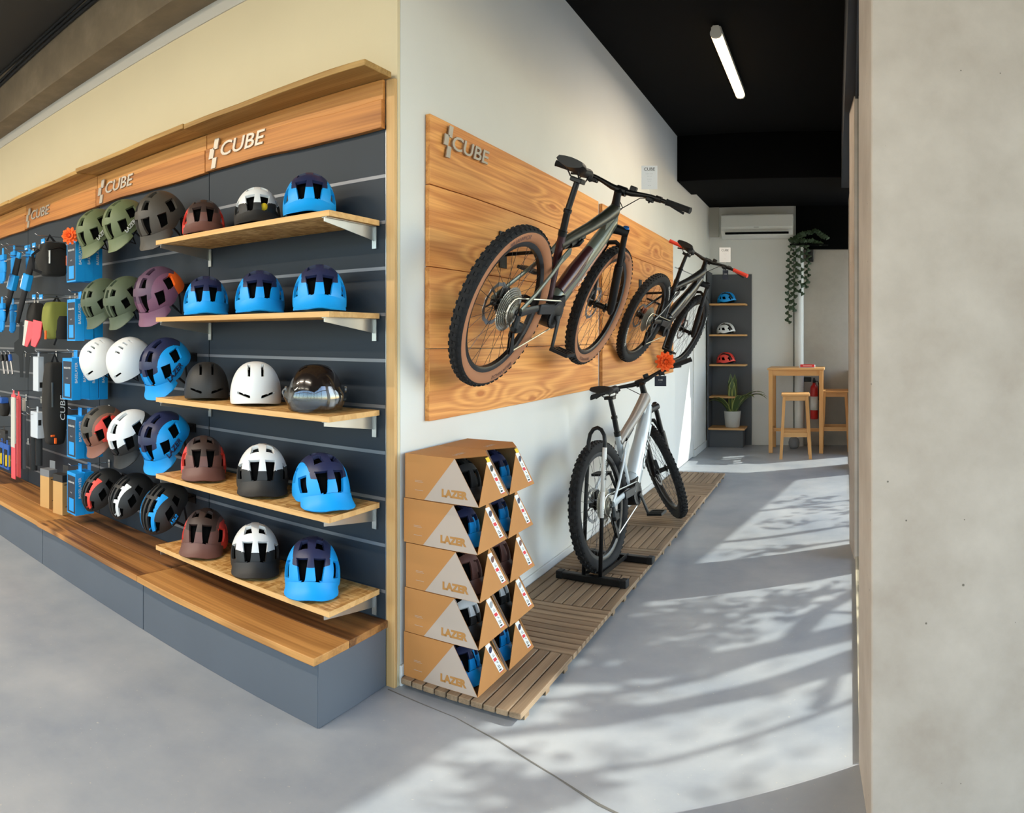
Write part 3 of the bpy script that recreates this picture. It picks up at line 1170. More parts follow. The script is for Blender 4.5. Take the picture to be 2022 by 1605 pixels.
def helmet_parts(kind):
    if kind in GEO:
        return GEO[kind]
    shape, vents, zones, base, peak = KIND[kind]
    out, surf = helmet_geo(shape, vents, [z for _, z in zones])
    parts = []
    for L, (vs, fs) in out.items():
        nm = base if L == 0 else zones[L - 1][0]
        if nm.startswith('side'):
            for sg in (-1, 1):      # a left and a right piece
                keep = [f for f in fs if sum(vs[i][0] for i in f) * sg > 0]
                ids = sorted({i for f in keep for i in f})
                mp = {v: i for i, v in enumerate(ids)}
                parts.append((nm, MB().add([vs[i] for i in ids], [tuple(mp[i] for i in f) for f in keep])))
        else:
            parts.append((nm, MB().add(vs, fs)))
    if peak:
        parts.append(('visor', helmet_peak(surf)))
    GEO[kind] = (parts, shape)
    return GEO[kind]


HMESH = {}
STRAPS = []
for s_ in (-1, 1):
    STRAPS.append(MB())
    STRAPS[-1].tube([(s_ * 0.088, -0.03, 0.03), (s_ * 0.080, -0.015, -0.04), (s_ * 0.06, 0.0, -0.085), (s_ * 0.075, 0.03, -0.03), (s_ * 0.088, 0.06, 0.03)], [(0.0012, 0.007)] * 5, 6, ref=(1, 0, 0))


def helmet(kind, cols, label, loc, yaw=0.0, pitch=0.0, scale=1.0, group=None, straps=False, brand=None, extra=None):
    """cols: colour for each part name (or '*')"""
    t = thing('helmet', label, 'helmet', loc, (0, 0, 0), group)
    t.matrix_world = Matrix.Translation(loc) @ Matrix.Rotation(yaw, 4, 'Z') @ Matrix.Rotation(pitch, 4, 'X') @ Matrix.Scale(scale, 4)
    parts, shape = helmet_parts(kind)
    for nm, mb in parts:
        c = cols.get(nm, cols.get('*'))
        key = (kind, nm, c, id(mb))
        if key not in HMESH:
            HMESH[key] = mb.mesh(nm, c, smooth=38)
        link(nm, HMESH[key], t)
    key = ('liner', shape)
    if key not in HMESH:
        HMESH[key] = helmet_liner(shape).mesh('liner', 'foam', smooth=True)
    link('liner', HMESH[key], t)
    if straps:
        if 'strap' not in HMESH:
            HMESH['strap'] = [q.mesh('strap', 'black_cloth', smooth=True) for q in STRAPS]
        for q in HMESH['strap']:
            link('strap', q, t)
    if brand:
        txt, mat, size = brand
        letter(txt, size, mat, t, frame((0.1085, -0.034, 0.046), (0.22, 1, 0.12), (-0.10, 0, 1)), 0.004, 0.2, 1.0)
    return t


BLUE = {'crown_shell': 'shell_navy', '*': 'shell_blue'}
BROWN = {'crown_shell': 'shell_darkbrown', 'side_shell': 'shell_red', '*': 'shell_brown'}
WHITE = {'crown_shell': 'shell_white', '*': 'shell_black'}
TOCAM = lambda x, y: math.atan2(-x, y)       # yaw that turns the brow to the photographer (forward is -Y)


def shelf_helmet(kind, cols, label, px, shelf, y=2.17, dyaw=0.0, scale=1.04, brand=None, pitch=0.0):
    x = y * math.tan((px - CPX) / FPX)
    yaw = math.atan2(0 - x, y) + dyaw
    zlift = 0.014 if KIND[kind][4] else 0.001
    return helmet(kind, cols, label, (x, y, SHZ[shelf] + zlift * scale), yaw, pitch, scale, 'helmets on the chipboard shelves', brand=brand)


shelf_helmet('trail3', BROWN, 'brown helmet with red sides on the topmost chipboard shelf', 402, 0, scale=0.98)
yh = shelf_helmet('trailw', WHITE, 'white helmet with black brow and yellow liner spot on the topmost chipboard shelf', 508, 0, scale=0.98)
shelf_helmet('trail2', BLUE, 'navy and bright blue helmet on the topmost chipboard shelf', 611, 0)
shelf_helmet('trail2', BLUE, 'leftmost of three navy and blue helmets on the second chipboard shelf', 407, 1)
shelf_helmet('trail2', BLUE, 'middle one of three navy and blue helmets on the second chipboard shelf', 513, 1)
shelf_helmet('trail2', BLUE, 'rightmost and largest-looking of three blue helmets on the second chipboard shelf', 631, 1)
shelf_helmet('urban', {'*': 'shell_black'}, 'smooth matt black helmet with narrow slits on the middle shelf', 408, 2, scale=0.98)
shelf_helmet('urban', {'*': 'shell_white'}, 'smooth white helmet with narrow slits on the middle shelf', 505, 2)
h = shelf_helmet('glossy', {'*': 'shell_gloss'}, 'glossy dark helmet with clear face visor on the middle shelf', 623, 2)
shelf_helmet('trail3', BROWN, 'brown helmet with red sides on the second chipboard shelf from the bottom', 402, 3)
shelf_helmet('trailw', WHITE, 'white helmet with black brow on the second chipboard shelf from the bottom', 518, 3, scale=1.08)
shelf_helmet('trail2', BLUE, 'navy and blue helmet turned aside on the second chipboard shelf from the bottom', 634, 3, dyaw=0.35, scale=1.08)
shelf_helmet('trail3', BROWN, 'brown helmet with red sides on the lowest chipboard shelf', 405, 4, dyaw=-0.25)
shelf_helmet('trailw', WHITE, 'white helmet with black brow on the lowest chipboard shelf', 504, 4)
shelf_helmet('trail2', BLUE, 'navy and blue helmet on the lowest chipboard shelf', 617, 4, scale=1.08, dyaw=-0.06)

# clear face visor of the glossy helmet
vz = MB()
vs, fs = [], []
n_, m_ = 24, 8
for i in range(n_ + 1):
    u = -1 + 2 * i / n_
    az = R(72) * u
    for j in range(m_ + 1):
        v_ = j / m_
        zt = 0.105 - 0.012 * u * u
        zb = 0.004 + 0.05 * abs(u) ** 4
        bul = 1.0 + 0.10 * math.sin(PI * v_)
        vs.append((0.127 * math.sin(az) * bul, -0.158 * math.cos(az) * bul ** 0.5, zb + (zt - zb) * (1 - v_)))
for i in range(n_):
    for j in range(m_):
        fs.append((i * (m_ + 1) + j, (i + 1) * (m_ + 1) + j, (i + 1) * (m_ + 1) + j + 1, i * (m_ + 1) + j + 1))
vz.add(vs, fs).build('face_visor', 'visor_clear', h, smooth=True)
for s_ in (-1, 1):
    MB().lathe([(0.013, -0.003), (0.013, 0.004), (0.008, 0.006)], 16, 'X', M=Matrix.Translation((s_ * 0.118, -0.042, 0.085))).build('visor_pivot', 'aluminium', h, smooth=40)

# yellow slip liner spot in the white helmet on the top shelf
MB().lathe([(0, -.004), (.016, -.002), (.018, .003), (0, .005)], 14, 'Y', M=Matrix.Translation((.030, -.106, .072))).build('yellow_slip_liner', 'yellow_print', yh, smooth=True)
# ================================================================== BIKES (local: x forward, y left, z up, ground at 0)
flat('tyre_black', '0f0f11', 0.85, bump=0.3, scale=250)
flat('tyre_tan', 'a5704f', 0.8)
flat('rim_black', '111113', 0.35, 0.3)
flat('spoke_dark', '3a3a3c', 0.35, 0.8)
flat('frame_olive', '25281f', 0.4, 0.1, coat=0.1)
flat('frame_greygreen', '62685d', 0.32, 0.3, coat=0.3)
flat('frame_maroon', '3d1d20', 0.3, 0.3, coat=0.3)
flat('frame_copper', '9a6b58', 0.32, 0.3, coat=0.3)
flat('frame_black', '111213', 0.35, 0.2, coat=0.2)
flat('frame_graphite', '2a2c2e', 0.4, 0.3)
flat('frame_white', 'b4bcc0', 0.35, 0.1, coat=0.2)
flat('frame_taupe', '8d8882', 0.4, 0.1)
flat('grip_red', 'e0402c', 0.7)
flat('anodised_blue', '1c6fc0', 0.3, 0.6)
flat('brake_copper', '9a5238', 0.4, 0.4)
flat('paper_orange', 'ff6a22', 0.8)
flat('card_white', 'e9e9e9', 0.7)
flat('card_navy', '1d2333', 0.6)

WR = 0.375
WB = 1.205
UU = Vector((-0.4305, 0, 0.9026))           # steering axis, upward
NN = Vector((0.9026, 0, 0.4305))            # forward, square to it
FA = Vector((WB, 0, WR))
AX = FA - NN * 0.044
WM = {}


def wheel_meshes():
    c = [(.304, -.013), (.318, -.026), (.338, -.031), (.352, -.030), (.363, -.025), (.369, -.012), (.3705, 0)]
    prof = c + [(r, -y) for r, y in c[-2::-1]]
    t = MB()
    t.lathe(prof, 64, 'Y', closed=True)
    for nm, side in (('tyre_tan', 'tyre_tan'), ('tyre_black', 'tyre_black')):
        me = t.mesh('tyre', [side, 'tyre_black'], smooth=True)
        for p in me.polygons:
            r = math.hypot(p.center.x, p.center.z)
            p.material_index = 0 if r < 0.353 else 1
        WM[nm] = me
    k = MB()
    n = 62
    for i in range(n):
        for (y, dph, w_, l_, rr, tilt) in ((-.0075, 0, .0055, .0085, .3685, 0), (.0075, 0, .0055, .0085, .3685, 0),
                                           (-.0225, .5, .0045, .0075, .3615, -.75), (.0225, .5, .0045, .0075, .3615, .75)):
            a = 2 * PI * (i + dph) / n
            M = Matrix.Rotation(-a, 4, 'Y') @ Matrix.Translation((rr, y, 0)) @ Matrix.Rotation(tilt, 4, 'Z')
            k.box((-.002, -w_, -l_), (.0065, w_, l_), M=M)
    WM['knobs'] = k.mesh('tread_knobs', 'tyre_black')
    r = MB()
    r.lathe([(.283, -.010), (.292, -.015), (.309, -.015), (.309, .015), (.292, .015), (.283, .010)], 56, 'Y', closed=True)
    WM['rim'] = r.mesh('rim', 'rim_black', smooth=40)
    s = MB()
    ns = 28
    for i in range(ns):
        sd = 1 if i % 2 else -1
        a = 2 * PI * i / ns
        da = (0.9 if (i // 2) % 2 else -0.9)
        p0 = (.026 * math.cos(a + da), sd * .03, .026 * math.sin(a + da))
        p1 = (.286 * math.cos(a), sd * .004, .286 * math.sin(a))
        s.tube([p0, p1], .0011, 4, cap=False)
    WM['spokes'] = s.mesh('spokes', 'spoke_dark')
    h = MB()
    h.lathe([(.010, -.07), (.014, -.068), (.014, -.04), (.028, -.036), (.028, -.030), (.017, -.024), (.017, .024), (.028, .030), (.028, .036), (.014, .042), (.014, .068), (.010, .07)], 20, 'Y')
    WM['hub'] = h.mesh('hub', 'black_metal', smooth=40)
    d = MB()
    m_ = 48
    poly = lambda r0, w_: [(r0 * (1 + (w_ if j % 4 < 2 else -w_)) * math.cos(2 * PI * j / m_), r0 * (1 + (w_ if j % 4 < 2 else -w_)) * math.sin(2 * PI * j / m_)) for j in range(m_)]
    po, pi_ = poly(.100, .02), poly(.082, .0)
    vs = [(p[0], y, p[1]) for y in (.047, .049) for p in po] + [(p[0], y, p[1]) for y in (.047, .049) for p in pi_]
    fs = []
    for j in range(m_):
        j2 = (j + 1) % m_
        fs += [(j, j2, m_ + j2, m_ + j), (2 * m_ + j, 3 * m_ + j, 3 * m_ + j2, 2 * m_ + j2), (j, 2 * m_ + j, 2 * m_ + j2, j2), (m_ + j, m_ + j2, 3 * m_ + j2, 3 * m_ + j)]
    d.add(vs, fs)
    for j in range(6):
        a = 2 * PI * j / 6
        d.tube([(.02 * math.cos(a), .046, .02 * math.sin(a)), (.083 * math.cos(a + .5), .048, .083 * math.sin(a + .5))], [(.001, .005)] * 2, 4, ref=(0, 1, 0))
    WM['rotor'] = d.mesh('brake_rotor', 'steel')
    c_ = MB()
    for q in range(9):
        r0 = .104 - q * .0085
        y = -.024 - q * .0042
        te = max(14, int(r0 / .104 * 50))
        pol = []
        for j in range(te * 2):
            rr = r0 * (1.0 if j % 2 else 0.955)
            pol.append((rr * math.cos(PI * j / te), rr * math.sin(PI * j / te)))
        c_.prism(pol, y - .0009, y + .0009, 'Y')
    c_.lathe([(.03, -.064), (.03, -.02)], 16, 'Y')
    WM['cassette'] = c_.mesh('cassette', 'chain_steel')
    for nm, side in (('l_tan', 'frame_maroon'), ('l_white', 'white_print')):
        pass


wheel_meshes()


def wheel(bike, name, M, tyre, rear, text=None):
    e = bpy.data.objects.new(name, None)
    COL.objects.link(e)
    e.parent = bike
    e.matrix_local = M
    link('tyre', WM[tyre], e)
    tag(link('tread_knobs', WM['knobs'], e), kind='stuff')
    link('rim', WM['rim'], e)
    tag(link('spokes', WM['spokes'], e), kind='stuff')
    link('hub', WM['hub'], e)
    link('brake_rotor', WM['rotor'], e)
    if rear:
        link('cassette', WM['cassette'], e)
    if text:
        word, mat, mids = text
        lt = MB()
        me = text_mesh(word, 0.026, 0.0002, 0, 1.25)
        rr = 0.331
        for am in mids:
            lt = MB()
            vs = []
            for v in me.vertices:
                a = am + v.co.x / rr
                r_ = rr + v.co.y
                vs.append((r_ * math.cos(a), -0.0318 - v.co.z * 0.2, r_ * math.sin(a)))
            lt.add(vs, [tuple(p.vertices) for p in me.polygons])
            tag(lt.build('sidewall_lettering', mat, e), kind='stuff')
    return e


def bike(label, M, col, tyre='tyre_black', steer=0.0, crank=R(-82), seat=(0.27, 1.045), grips='black_rubber', text=None, cap='black_metal', caliper='black_metal'):
    t = thing('mountain_bike', label, 'bicycle')
    t.matrix_world = M
    Rs = Matrix.Translation(AX) @ Matrix.Rotation(steer, 4, UU) @ Matrix.Translation(-AX)
    Y = (0, 1, 0)
    fat = col.get('fat', 1.15)

    def part(name, mb, mat, smooth=40, parent=None, st=False, bevel=0):
        o = mb.build(name, mat, parent or t, smooth=smooth, bevel=bevel)
        if st:
            o.matrix_local = Rs
        return o

    wheel(t, 'rear_wheel', Matrix.Translation((0, 0, WR)) @ Matrix.Rotation(0.3, 4, 'Y'), tyre, True, text)
    wheel(t, 'front_wheel', Rs @ Matrix.Translation(FA) @ Matrix.Rotation(0.8, 4, 'Y'), tyre, False, text)

    # ---- frame
    dt = MB().tube([(.455, 0, .335), (.56, 0, .445), (.70, 0, .600), (.83, 0, .750), (.925, 0, .868)], [(.034 * fat, .040 * fat), (.036 * fat, .054 * fat), (.036 * fat, .054 * fat), (.034 * fat, .050 * fat), (.030, .040)], 16, ref=Y)
    part('down_tube', dt, col['down'])
    bt = MB().tube([(.525, 0, .455), (.62, 0, .560), (.74, 0, .690)], [(.030 * fat, .034 * fat), (.0335 * fat, .040 * fat), (.026 * fat, .030 * fat)], 12, ref=Y)
    part('battery_cover', bt, col['battery'])
    st_ = MB()
    for s in (-1, 1):
        st_.tube([(.60, s * .034 * fat, .470), (.72, s * .035 * fat, .602), (.845, s * .033 * fat, .742)], [(.003, .010)] * 3, 8, ref=Y)
    part('side_stripe', st_, col['stripe'])
    tt = MB().tube([(.345, 0, .690), (.46, 0, .738), (.62, 0, .800), (.78, 0, .872), (.895, 0, .930)], [(.019 * fat, .022), (.021 * fat, .022 * fat), (.024 * fat, .025 * fat), (.027 * fat, .032 * fat), (.027 * fat, .040 * fat)], 14, ref=Y)
    part('top_tube', tt, col['top'])
    gs = MB().prism([(.80, .86), (.90, .905), (.925, .855), (.84, .765)], -.016, .016, 'Y')
    part('head_gusset', gs, col['down'], bevel=.004)
    se = MB().tube([(.435, 0, .385), (.385, 0, .575), (.340, 0, .742)], [.024, .021, .0195], 14)
    part('seat_tube', se, col['seat'])
    hb, ht = AX + UU * .545, AX + UU * .665
    part('head_tube', MB().tube([hb, hb + UU * .015, (hb + ht) / 2, ht], [.030, .028, .026, .027], 16), col['down'])
    mo = MB().lathe([(.05, -.062), (.072, -.05), (.074, -.02), (.074, .02), (.072, .05), (.05, .062)], 24, 'Y', M=Matrix.Translation((.455, 0, .352)))
    mo.prism([(.44, .30), (.50, .29), (.56, .40), (.52, .45), (.42, .42)], -.045, .045, 'Y')
    part('motor', mo, 'black_plastic')
    # ---- swing arm
    for s in (-1, 1):
        part('chainstay', MB().tube([(.415, s * .052, .372), (.30, s * .060, .395), (.17, s * .068, .392), (.015, s * .077, .378)], [(.010, .020), (.010, .021), (.009, .017), (.007, .022)], 10, ref=Y), col['stay'])
        part('seatstay', MB().tube([(.012, s * .077, .388), (.12, s * .070, .462), (.25, s * .055, .556), (.345, s * .040, .630)], [(.007, .015), (.008, .011), (.008, .011), (.008, .015)], 10, ref=Y), col['link'])
        part('rocker_link', MB().prism([(.328, .612), (.352, .606), (.420, .660), (.412, .690), (.388, .690), (.338, .645)], s * .034, s * .042, 'Y'), col['link'], bevel=.002)
    part('chainstay_guard', MB().box((.20, -.082, .366), (.36, -.068, .415), ch=.004), 'frame_graphite')
    sh = MB().tube([(.400, 0, .676), (.470, 0, .706)], .009, 10).tube([(.455, 0, .700), (.585, 0, .757)], .019, 14)
    part('rear_shock', sh, 'black_metal')
    # ---- seat
    sx, sz = seat
    part('seatpost', MB().tube([(.342, 0, .735), (.335, 0, .760), (.335, 0, .762), (.312, 0, .845), (.312, 0, .846), (.309, 0, .860), (.309, 0, .861), (sx + .005, 0, sz - .05)], [.022, .022, .0175, .0170, .0205, .0205, .0150, .0145], 14), 'black_metal')
    sd = MB()
    vs, fs = [], []
    ns, nc = 15, 12
    for i in range(ns):
        u = i / (ns - 1)
        x = sx + .125 - .265 * u
        wd = .017 + .014 * u + .043 / (1 + math.exp(-(u - .62) * 13))
        if u > .93:
            wd *= .93
        zc = sz + .004 * math.cos(u * 6.0) + .012 * u * u - (0.010 if u < .05 else 0)
        for j in range(nc):
            a = PI * 2 * j / nc
            vs.append((x, wd * math.cos(a), zc + (.016 if math.sin(a) > 0 else .024) * math.sin(a) * (1 - .35 * abs(math.cos(a))) + (.004 * abs(math.cos(a)) if math.sin(a) > .1 else -.006)))
    for i in range(ns - 1):
        for j in range(nc):
            j2 = (j + 1) % nc
            fs.append((i * nc + j, i * nc + j2, (i + 1) * nc + j2, (i + 1) * nc + j))
    fs += [tuple(range(nc)), tuple((ns - 1) * nc + j for j in range(nc))]
    sa = part('saddle', sd.add(vs, fs), 'black_plastic', smooth=60)
    rl = MB()
    for s in (-1, 1):
        rl.tube([(sx + .085, s * .012, sz - .015), (sx + .05, s * .022, sz - .042), (sx - .04, s * .022, sz - .042), (sx - .09, s * .030, sz - .012)], .0035, 6)
    rl.box((sx - .02, -.03, sz - .062), (sx + .035, .03, sz - .042), ch=.003)
    part('saddle_rails', rl, 'black_metal', parent=sa)
    # ---- fork and steering (turns with the front wheel)
    LB, LT = .0, .30
    for s in (-1, 1):
        off = Vector((0, s * .068, 0))
        part('fork_lower', MB().tube([FA + off - UU * .028, FA + off, FA + off + UU * .06, FA + off + UU * .29, FA + off + UU * .305], [.012, .022, .025, .025, .022], 14), col['fork'], st=True)
        part('fork_stanchion', MB().tube([FA + off + UU * .29, FA + off + UU * .525], .0175, 12), col.get('stanchion', 'black_metal'), st=True)
        part('fork_top_cap', MB().tube([FA + off + UU * .525, FA + off + UU * .527, FA + off + UU * .545], [.018, .020, .017], 12), cap if s < 0 else 'black_metal', st=True)
    ar = MB().tube([FA + UU * .27 + Vector((0, s_ * .066, 0)) + NN * f_ + UU * h_ for s_, f_, h_ in ((-1, .02, 0), (-1, .05, .06), (-.72, .055, .115), (0, .055, .135), (.72, .055, .115), (1, .05, .06), (1, .02, 0))], [(.010, .014)] * 7, 8)
    part('fork_arch', ar, col['fork'], st=True)
    cr_ = MB().tube([AX + NN * .044 * 0.9 + UU * .515 + Vector((0, -.088, 0)), AX + NN * .02 + UU * .525 + Vector((0, -.04, 0)), AX + UU * .53, AX + NN * .02 + UU * .525 + Vector((0, .04, 0)), AX + NN * .044 * 0.9 + UU * .515 + Vector((0, .088, 0))], [(.022, .019), (.026, .022), (.030, .026), (.026, .022), (.022, .019)], 10)
    part('fork_crown', cr_, col['fork'], st=True)
    part('brake_caliper', MB().box((-.02, -.012, -.035), (.02, .012, .035), M=Matrix.Translation(FA + UU * .11 - NN * .07 + Vector((0, .052, 0))), ch=.004), caliper, st=True)
    s0 = AX + UU * .665
    part('steering_spacer', MB().tube([s0, s0 + UU * .045], [.024, .021], 16), 'black_metal', st=True)
    bc = AX + UU * .735 + NN * .048
    stm = MB().tube([AX + UU * .70, AX + UU * .745], .021, 14)
    stm.tube([AX + UU * .722, bc], [(.018, .022), (.016, .020)], 10, ref=Y)
    stm.tube([bc + Vector((0, -.028, 0)), bc + Vector((0, .028, 0))], .025, 14)
    part('stem', stm, 'black_metal', st=True)
    bar = lambda y: bc + Vector((-.030 * (abs(y) / .38) ** 2, y, .024 * min(1, max(0, (abs(y) - .04) / .12))))
    ys = [-.40, -.27, -.17, -.12, -.06, 0, .06, .12, .17, .27, .40]
    part('handlebar', MB().tube([bar(y) for y in ys], [.011, .011, .011, .0125, .016, .0165, .016, .0125, .011, .011, .011], 12), 'black_metal', st=True)
    for s in (-1, 1):
        g = MB().tube([bar(s * y) for y in (.262, .265, .268, .40, .407)], [.016, .019, .0165, .0165, .018], 14)
        part('grip', g, grips, st=True)
        lv = MB()
        c0 = bar(s * .215)
        lv.tube([bar(s * .200), bar(s * .232)], .017, 12)
        lv.tube([c0 + NN * .012 - UU * .012, c0 + NN * .035 - UU * .022 + Vector((0, -s * .03, 0)), c0 + NN * .03 - UU * .02 + Vector((0, -s * .06, 0))], [.011, .012, .008], 10)
        lv.tube([c0 + NN * .036 - UU * .024, c0 + NN * .062 - UU * .034 + Vector((0, s * .035, 0)), c0 + NN * .055 - UU * .045 + Vector((0, s * .10, 0)), c0 + NN * .066 - UU * .056 + Vector((0, s * .135, 0))], [(.006, .005), (.006, .004), (.006, .004), (.007, .004)], 8)
        part('brake_lever', lv, 'black_plastic', st=True)
        sf = MB().box((-.018, -.02, -.03), (.022, .02, -.006), M=Matrix.Translation(bar(s * .170)), ch=.005)
        sf.tube([bar(s * .170) + Vector((.0, 0, -.02)), bar(s * .17) + Vector((-.03, s * .01, -.035))], [.006, .005], 6)
        part('shifter', sf, 'black_plastic', st=True)
        cb = MB().tube([bar(s * .165) + NN * .03 - UU * .02, bar(s * .08) + NN * .085 - UU * .05, bar(s * .0) + NN * .06 - UU * .12, AX + UU * .62 + NN * .035 + Vector((0, s * .01, 0))], .0028, 6)
        part('brake_hose', cb, 'black_rubber', st=True)
    part('display', MB().box((-.012, -.018, .012), (.022, .018, .04), M=Matrix.Translation(bar(-.06)), ch=.004), 'black_plastic', st=True)
    # ---- drive
    bbv = Vector((.455, 0, .352))
    for s, a in ((-1, crank), (1, crank + PI)):
        d = Vector((math.cos(a), 0, math.sin(a)))
        ca = MB().tube([bbv + Vector((0, s * .066, 0)), bbv + Vector((0, s * .078, 0)) + d * .03, bbv + Vector((0, s * .085, 0)) + d * .165], [(.016, .020), (.008, .015), (.008, .012)], 10, ref=Y)
        part('crank_arm', ca, 'frame_graphite' if s < 0 else 'black_metal')
        pc = bbv + d * .165 + Vector((0, s * .145, 0))
        pd = MB().tube([bbv + d * .165 + Vector((0, s * .09, 0)), pc + Vector((0, s * .05, 0))], .007, 8)
        for xx in (-.046, -.014, .014, .046):
            pd.box((xx - .007, -.048, -.008), (xx + .007, .048, .008), M=Matrix.Translation(pc))
        for yy in (-.045, .045):
            pd.box((-.05, yy - .005, -.008), (.05, yy + .005, .008), M=Matrix.Translation(pc))
        part('pedal', pd, 'black_metal', smooth=None)
    te = 34
    rg = MB().prism([((.073 if j % 2 else .069) * math.cos(PI * j / te) + bbv.x, (.073 if j % 2 else .069) * math.sin(PI * j / te) + bbv.z) for j in range(2 * te)], -.0605, -.058, 'Y')
    part('chainring', rg, 'frame_graphite', smooth=None)
    ch_ = MB()
    yc = -.050
    up = [(.455 - .01, .352 + .072), (0.02, WR + .062)]
    arc1 = [(.455 + .072 * math.cos(a), .352 + .072 * math.sin(a)) for a in [R(x) for x in range(-75, 96, 17)]]
    arc2 = [(.060 * math.cos(a), WR + .060 * math.sin(a)) for a in [R(x) for x in range(90, 271, 30)]]
    cage = [(.045, .270), (.06, .245), (.085, .185), (.10, .175)]
    pth = [(x, yc, z) for x, z in (arc1 + arc2 + cage)]
    ch_.tube(pth, [(.0032, .0045)] * len(pth), 6, closed=True, ref=Y)
    part('chain', ch_, 'chain_steel', smooth=None)
    de = MB()
    de.box((-.01, -.095, .285), (.055, -.062, .335), ch=.008)
    de.tube([(.005, -.078, .365), (.0, -.082, .31)], [(.012, .012), (.016, .016)], 8)
    de.prism([(.035, .285), (.06, .275), (.110, .185), (.095, .165), (.078, .175)], -.060, -.056, 'Y')
    de.prism([(.035, .285), (.06, .275), (.110, .185), (.095, .165), (.078, .175)], -.046, -.042, 'Y')
    for (x, z) in ((.048, .27), (.092, .185)):
        de.lathe([(.022, -.053), (.022, -.048)], 16, 'Y', M=Matrix.Translation((x, 0, z)))
    part('derailleur', de, 'black_metal')
    part('rear_caliper', MB().box((.04, .042, .40), (.10, .066, .45), ch=.006), caliper)
    return t, Rs, bar


def bike_matrix(x, y, z, yaw, pitch, lean, s=1.0):
    """world position of the rear axle, heading (0 = +Y), nose-up pitch, lean to the right"""
    return (Matrix.Translation((x, y, z)) @ Matrix.Rotation(PI / 2 + yaw, 4, 'Z') @ Matrix.Rotation(-pitch, 4, 'Y') @ Matrix.Rotation(lean, 4, 'X')
            @ Matrix.Scale(s, 4) @ Matrix.Translation((0, 0, -WR)))


# ------------------------------------------------------------------ pine panels behind the hung bikes
def pine_panel(y0, y1, z0, cuts, label, seed, logo=False):
    t = thing('pine_panel', label, 'wall panel', (XR + .002, y0, 0), group='pine panels behind the bikes')
    rnd = random.Random(seed)
    L = y1 - y0
    for k in range(len(cuts) - 1):
        a, c = cuts[k], cuts[k + 1]
        th = 0.026 + rnd.uniform(-.003, .004)
        e0, e1 = rnd.uniform(-.006, .006), rnd.uniform(-.008, .008)
        lo = wavy(e0, L + e1, a + .0015, .0035 if k else 0.001, seed + k)
        hi = wavy(e0, L + e1, c - .0015, .0035 if k < len(cuts) - 2 else 0.001, seed + k + 1)
        MB().prism(lo + hi[::-1], 0.0, th, 'X').build('plank', 'board_wood', t, bevel=.003)
    if logo:
        o = cube_emblem(0.12, .003).build('emblem', 'brushed_letter', t)
        o.matrix_local = frame((.036, .13, 2.335), (0, 1, 0), (0, 0, 1))
        letter('CUBE', .095, 'brushed_letter', t, frame((.036, .335, 2.335), (0, 1, 0), (0, 0, 1)), .003, .22, 1.5, bold=.0012)
    return t


pine_panel(2.57, 4.78, 1.08, [1.08, 1.395, 1.76, 2.12, 2.426], 'wide pine plank panel with metal lettering behind the nearer hung bike', 3, True)
pine_panel(4.86, 7.12, 1.08, [1.08, 1.395, 1.76, 2.12, 2.426], 'pine plank panel behind the farther black hung bike', 17)

C1 = dict(down='frame_greygreen', battery='frame_maroon', stripe='frame_copper', top='frame_olive', seat='frame_maroon', stay='frame_graphite', link='frame_greygreen', fork='black_metal')
C2 = dict(down='frame_black', battery='frame_black', stripe='frame_black', top='frame_black', seat='frame_black', stay='frame_black', link='frame_black', fork='black_metal', stanchion='frame_graphite')
C3 = dict(down='frame_white', battery='frame_white', stripe='frame_white', top='frame_taupe', seat='frame_white', stay='frame_white', link='frame_white', fork='black_metal', fat=1.35)
b1, Rs1, bar1 = bike('hung grey-green and maroon mountain bike with tan-walled tyres', bike_matrix(-1.405, 2.76, 1.580, R(-1.4), R(2.6), R(22)), C1, 'tyre_tan', R(0), seat=(0.30, 1.05), text=('SCHWALBE', 'frame_maroon', (-0.9, 2.2)), cap='anodised_blue')
b2, Rs2, bar2 = bike('hung black mountain bike with red grips on the farther pine panel', bike_matrix(-1.48, 5.32, 1.597, R(-3.8), R(-4.5), R(24)), C2, 'tyre_black', R(-3), seat=(0.29, 1.03), grips='grip_red', text=('SCHWALBE', 'white_print', (1.2, 4.0)), caliper='brake_copper')
b3, Rs3, bar3 = bike('pale grey mountain bike standing on the wooden deck, front wheel turned', bike_matrix(-1.385, 3.99, .05 + WR * 1.035, R(-4.5), R(0), R(-5), 1.035), C3, 'tyre_black', R(38), crank=R(-60), seat=(0.26, 1.03))
letter('CUBE', .07, 'black_print', b3, frame((.70, -.0495, .575), (.67, 0, .74), (-.74, 0, .67)), .0006, .2, 1.6)
letter('CUBE', .024, 'white_print', b1, frame((.66, -.0455, .535), (.67, 0, .74), (-.74, 0, .67)), .0004, .2, 1.4)

# wall hooks that carry the two hung bikes
for bk, lab in ((b1, 'black steel wall hook carrying the grey-green hung bike'), (b2, 'black steel wall hook carrying the black hung bike')):
    p = bk.matrix_world @ Vector((.52, 0, .735))
    t = thing('bike_wall_hook', lab, 'hook', (XR + .031, p.y, p.z), group='bike wall hooks')
    MB().box((0, -.04, -.13), (.006, .04, .06), ch=.002).build('wall_plate', 'black_metal', t)
    dx = p.x - (XR + .031)
    MB().tube([(.004, 0, -.06), (dx * .6, 0, -.055), (dx - .03, 0, -.035), (dx + .012, 0, -.030), (dx + .035, 0, -.005)], .010, 10).build('arm', 'black_metal', t, smooth=True)


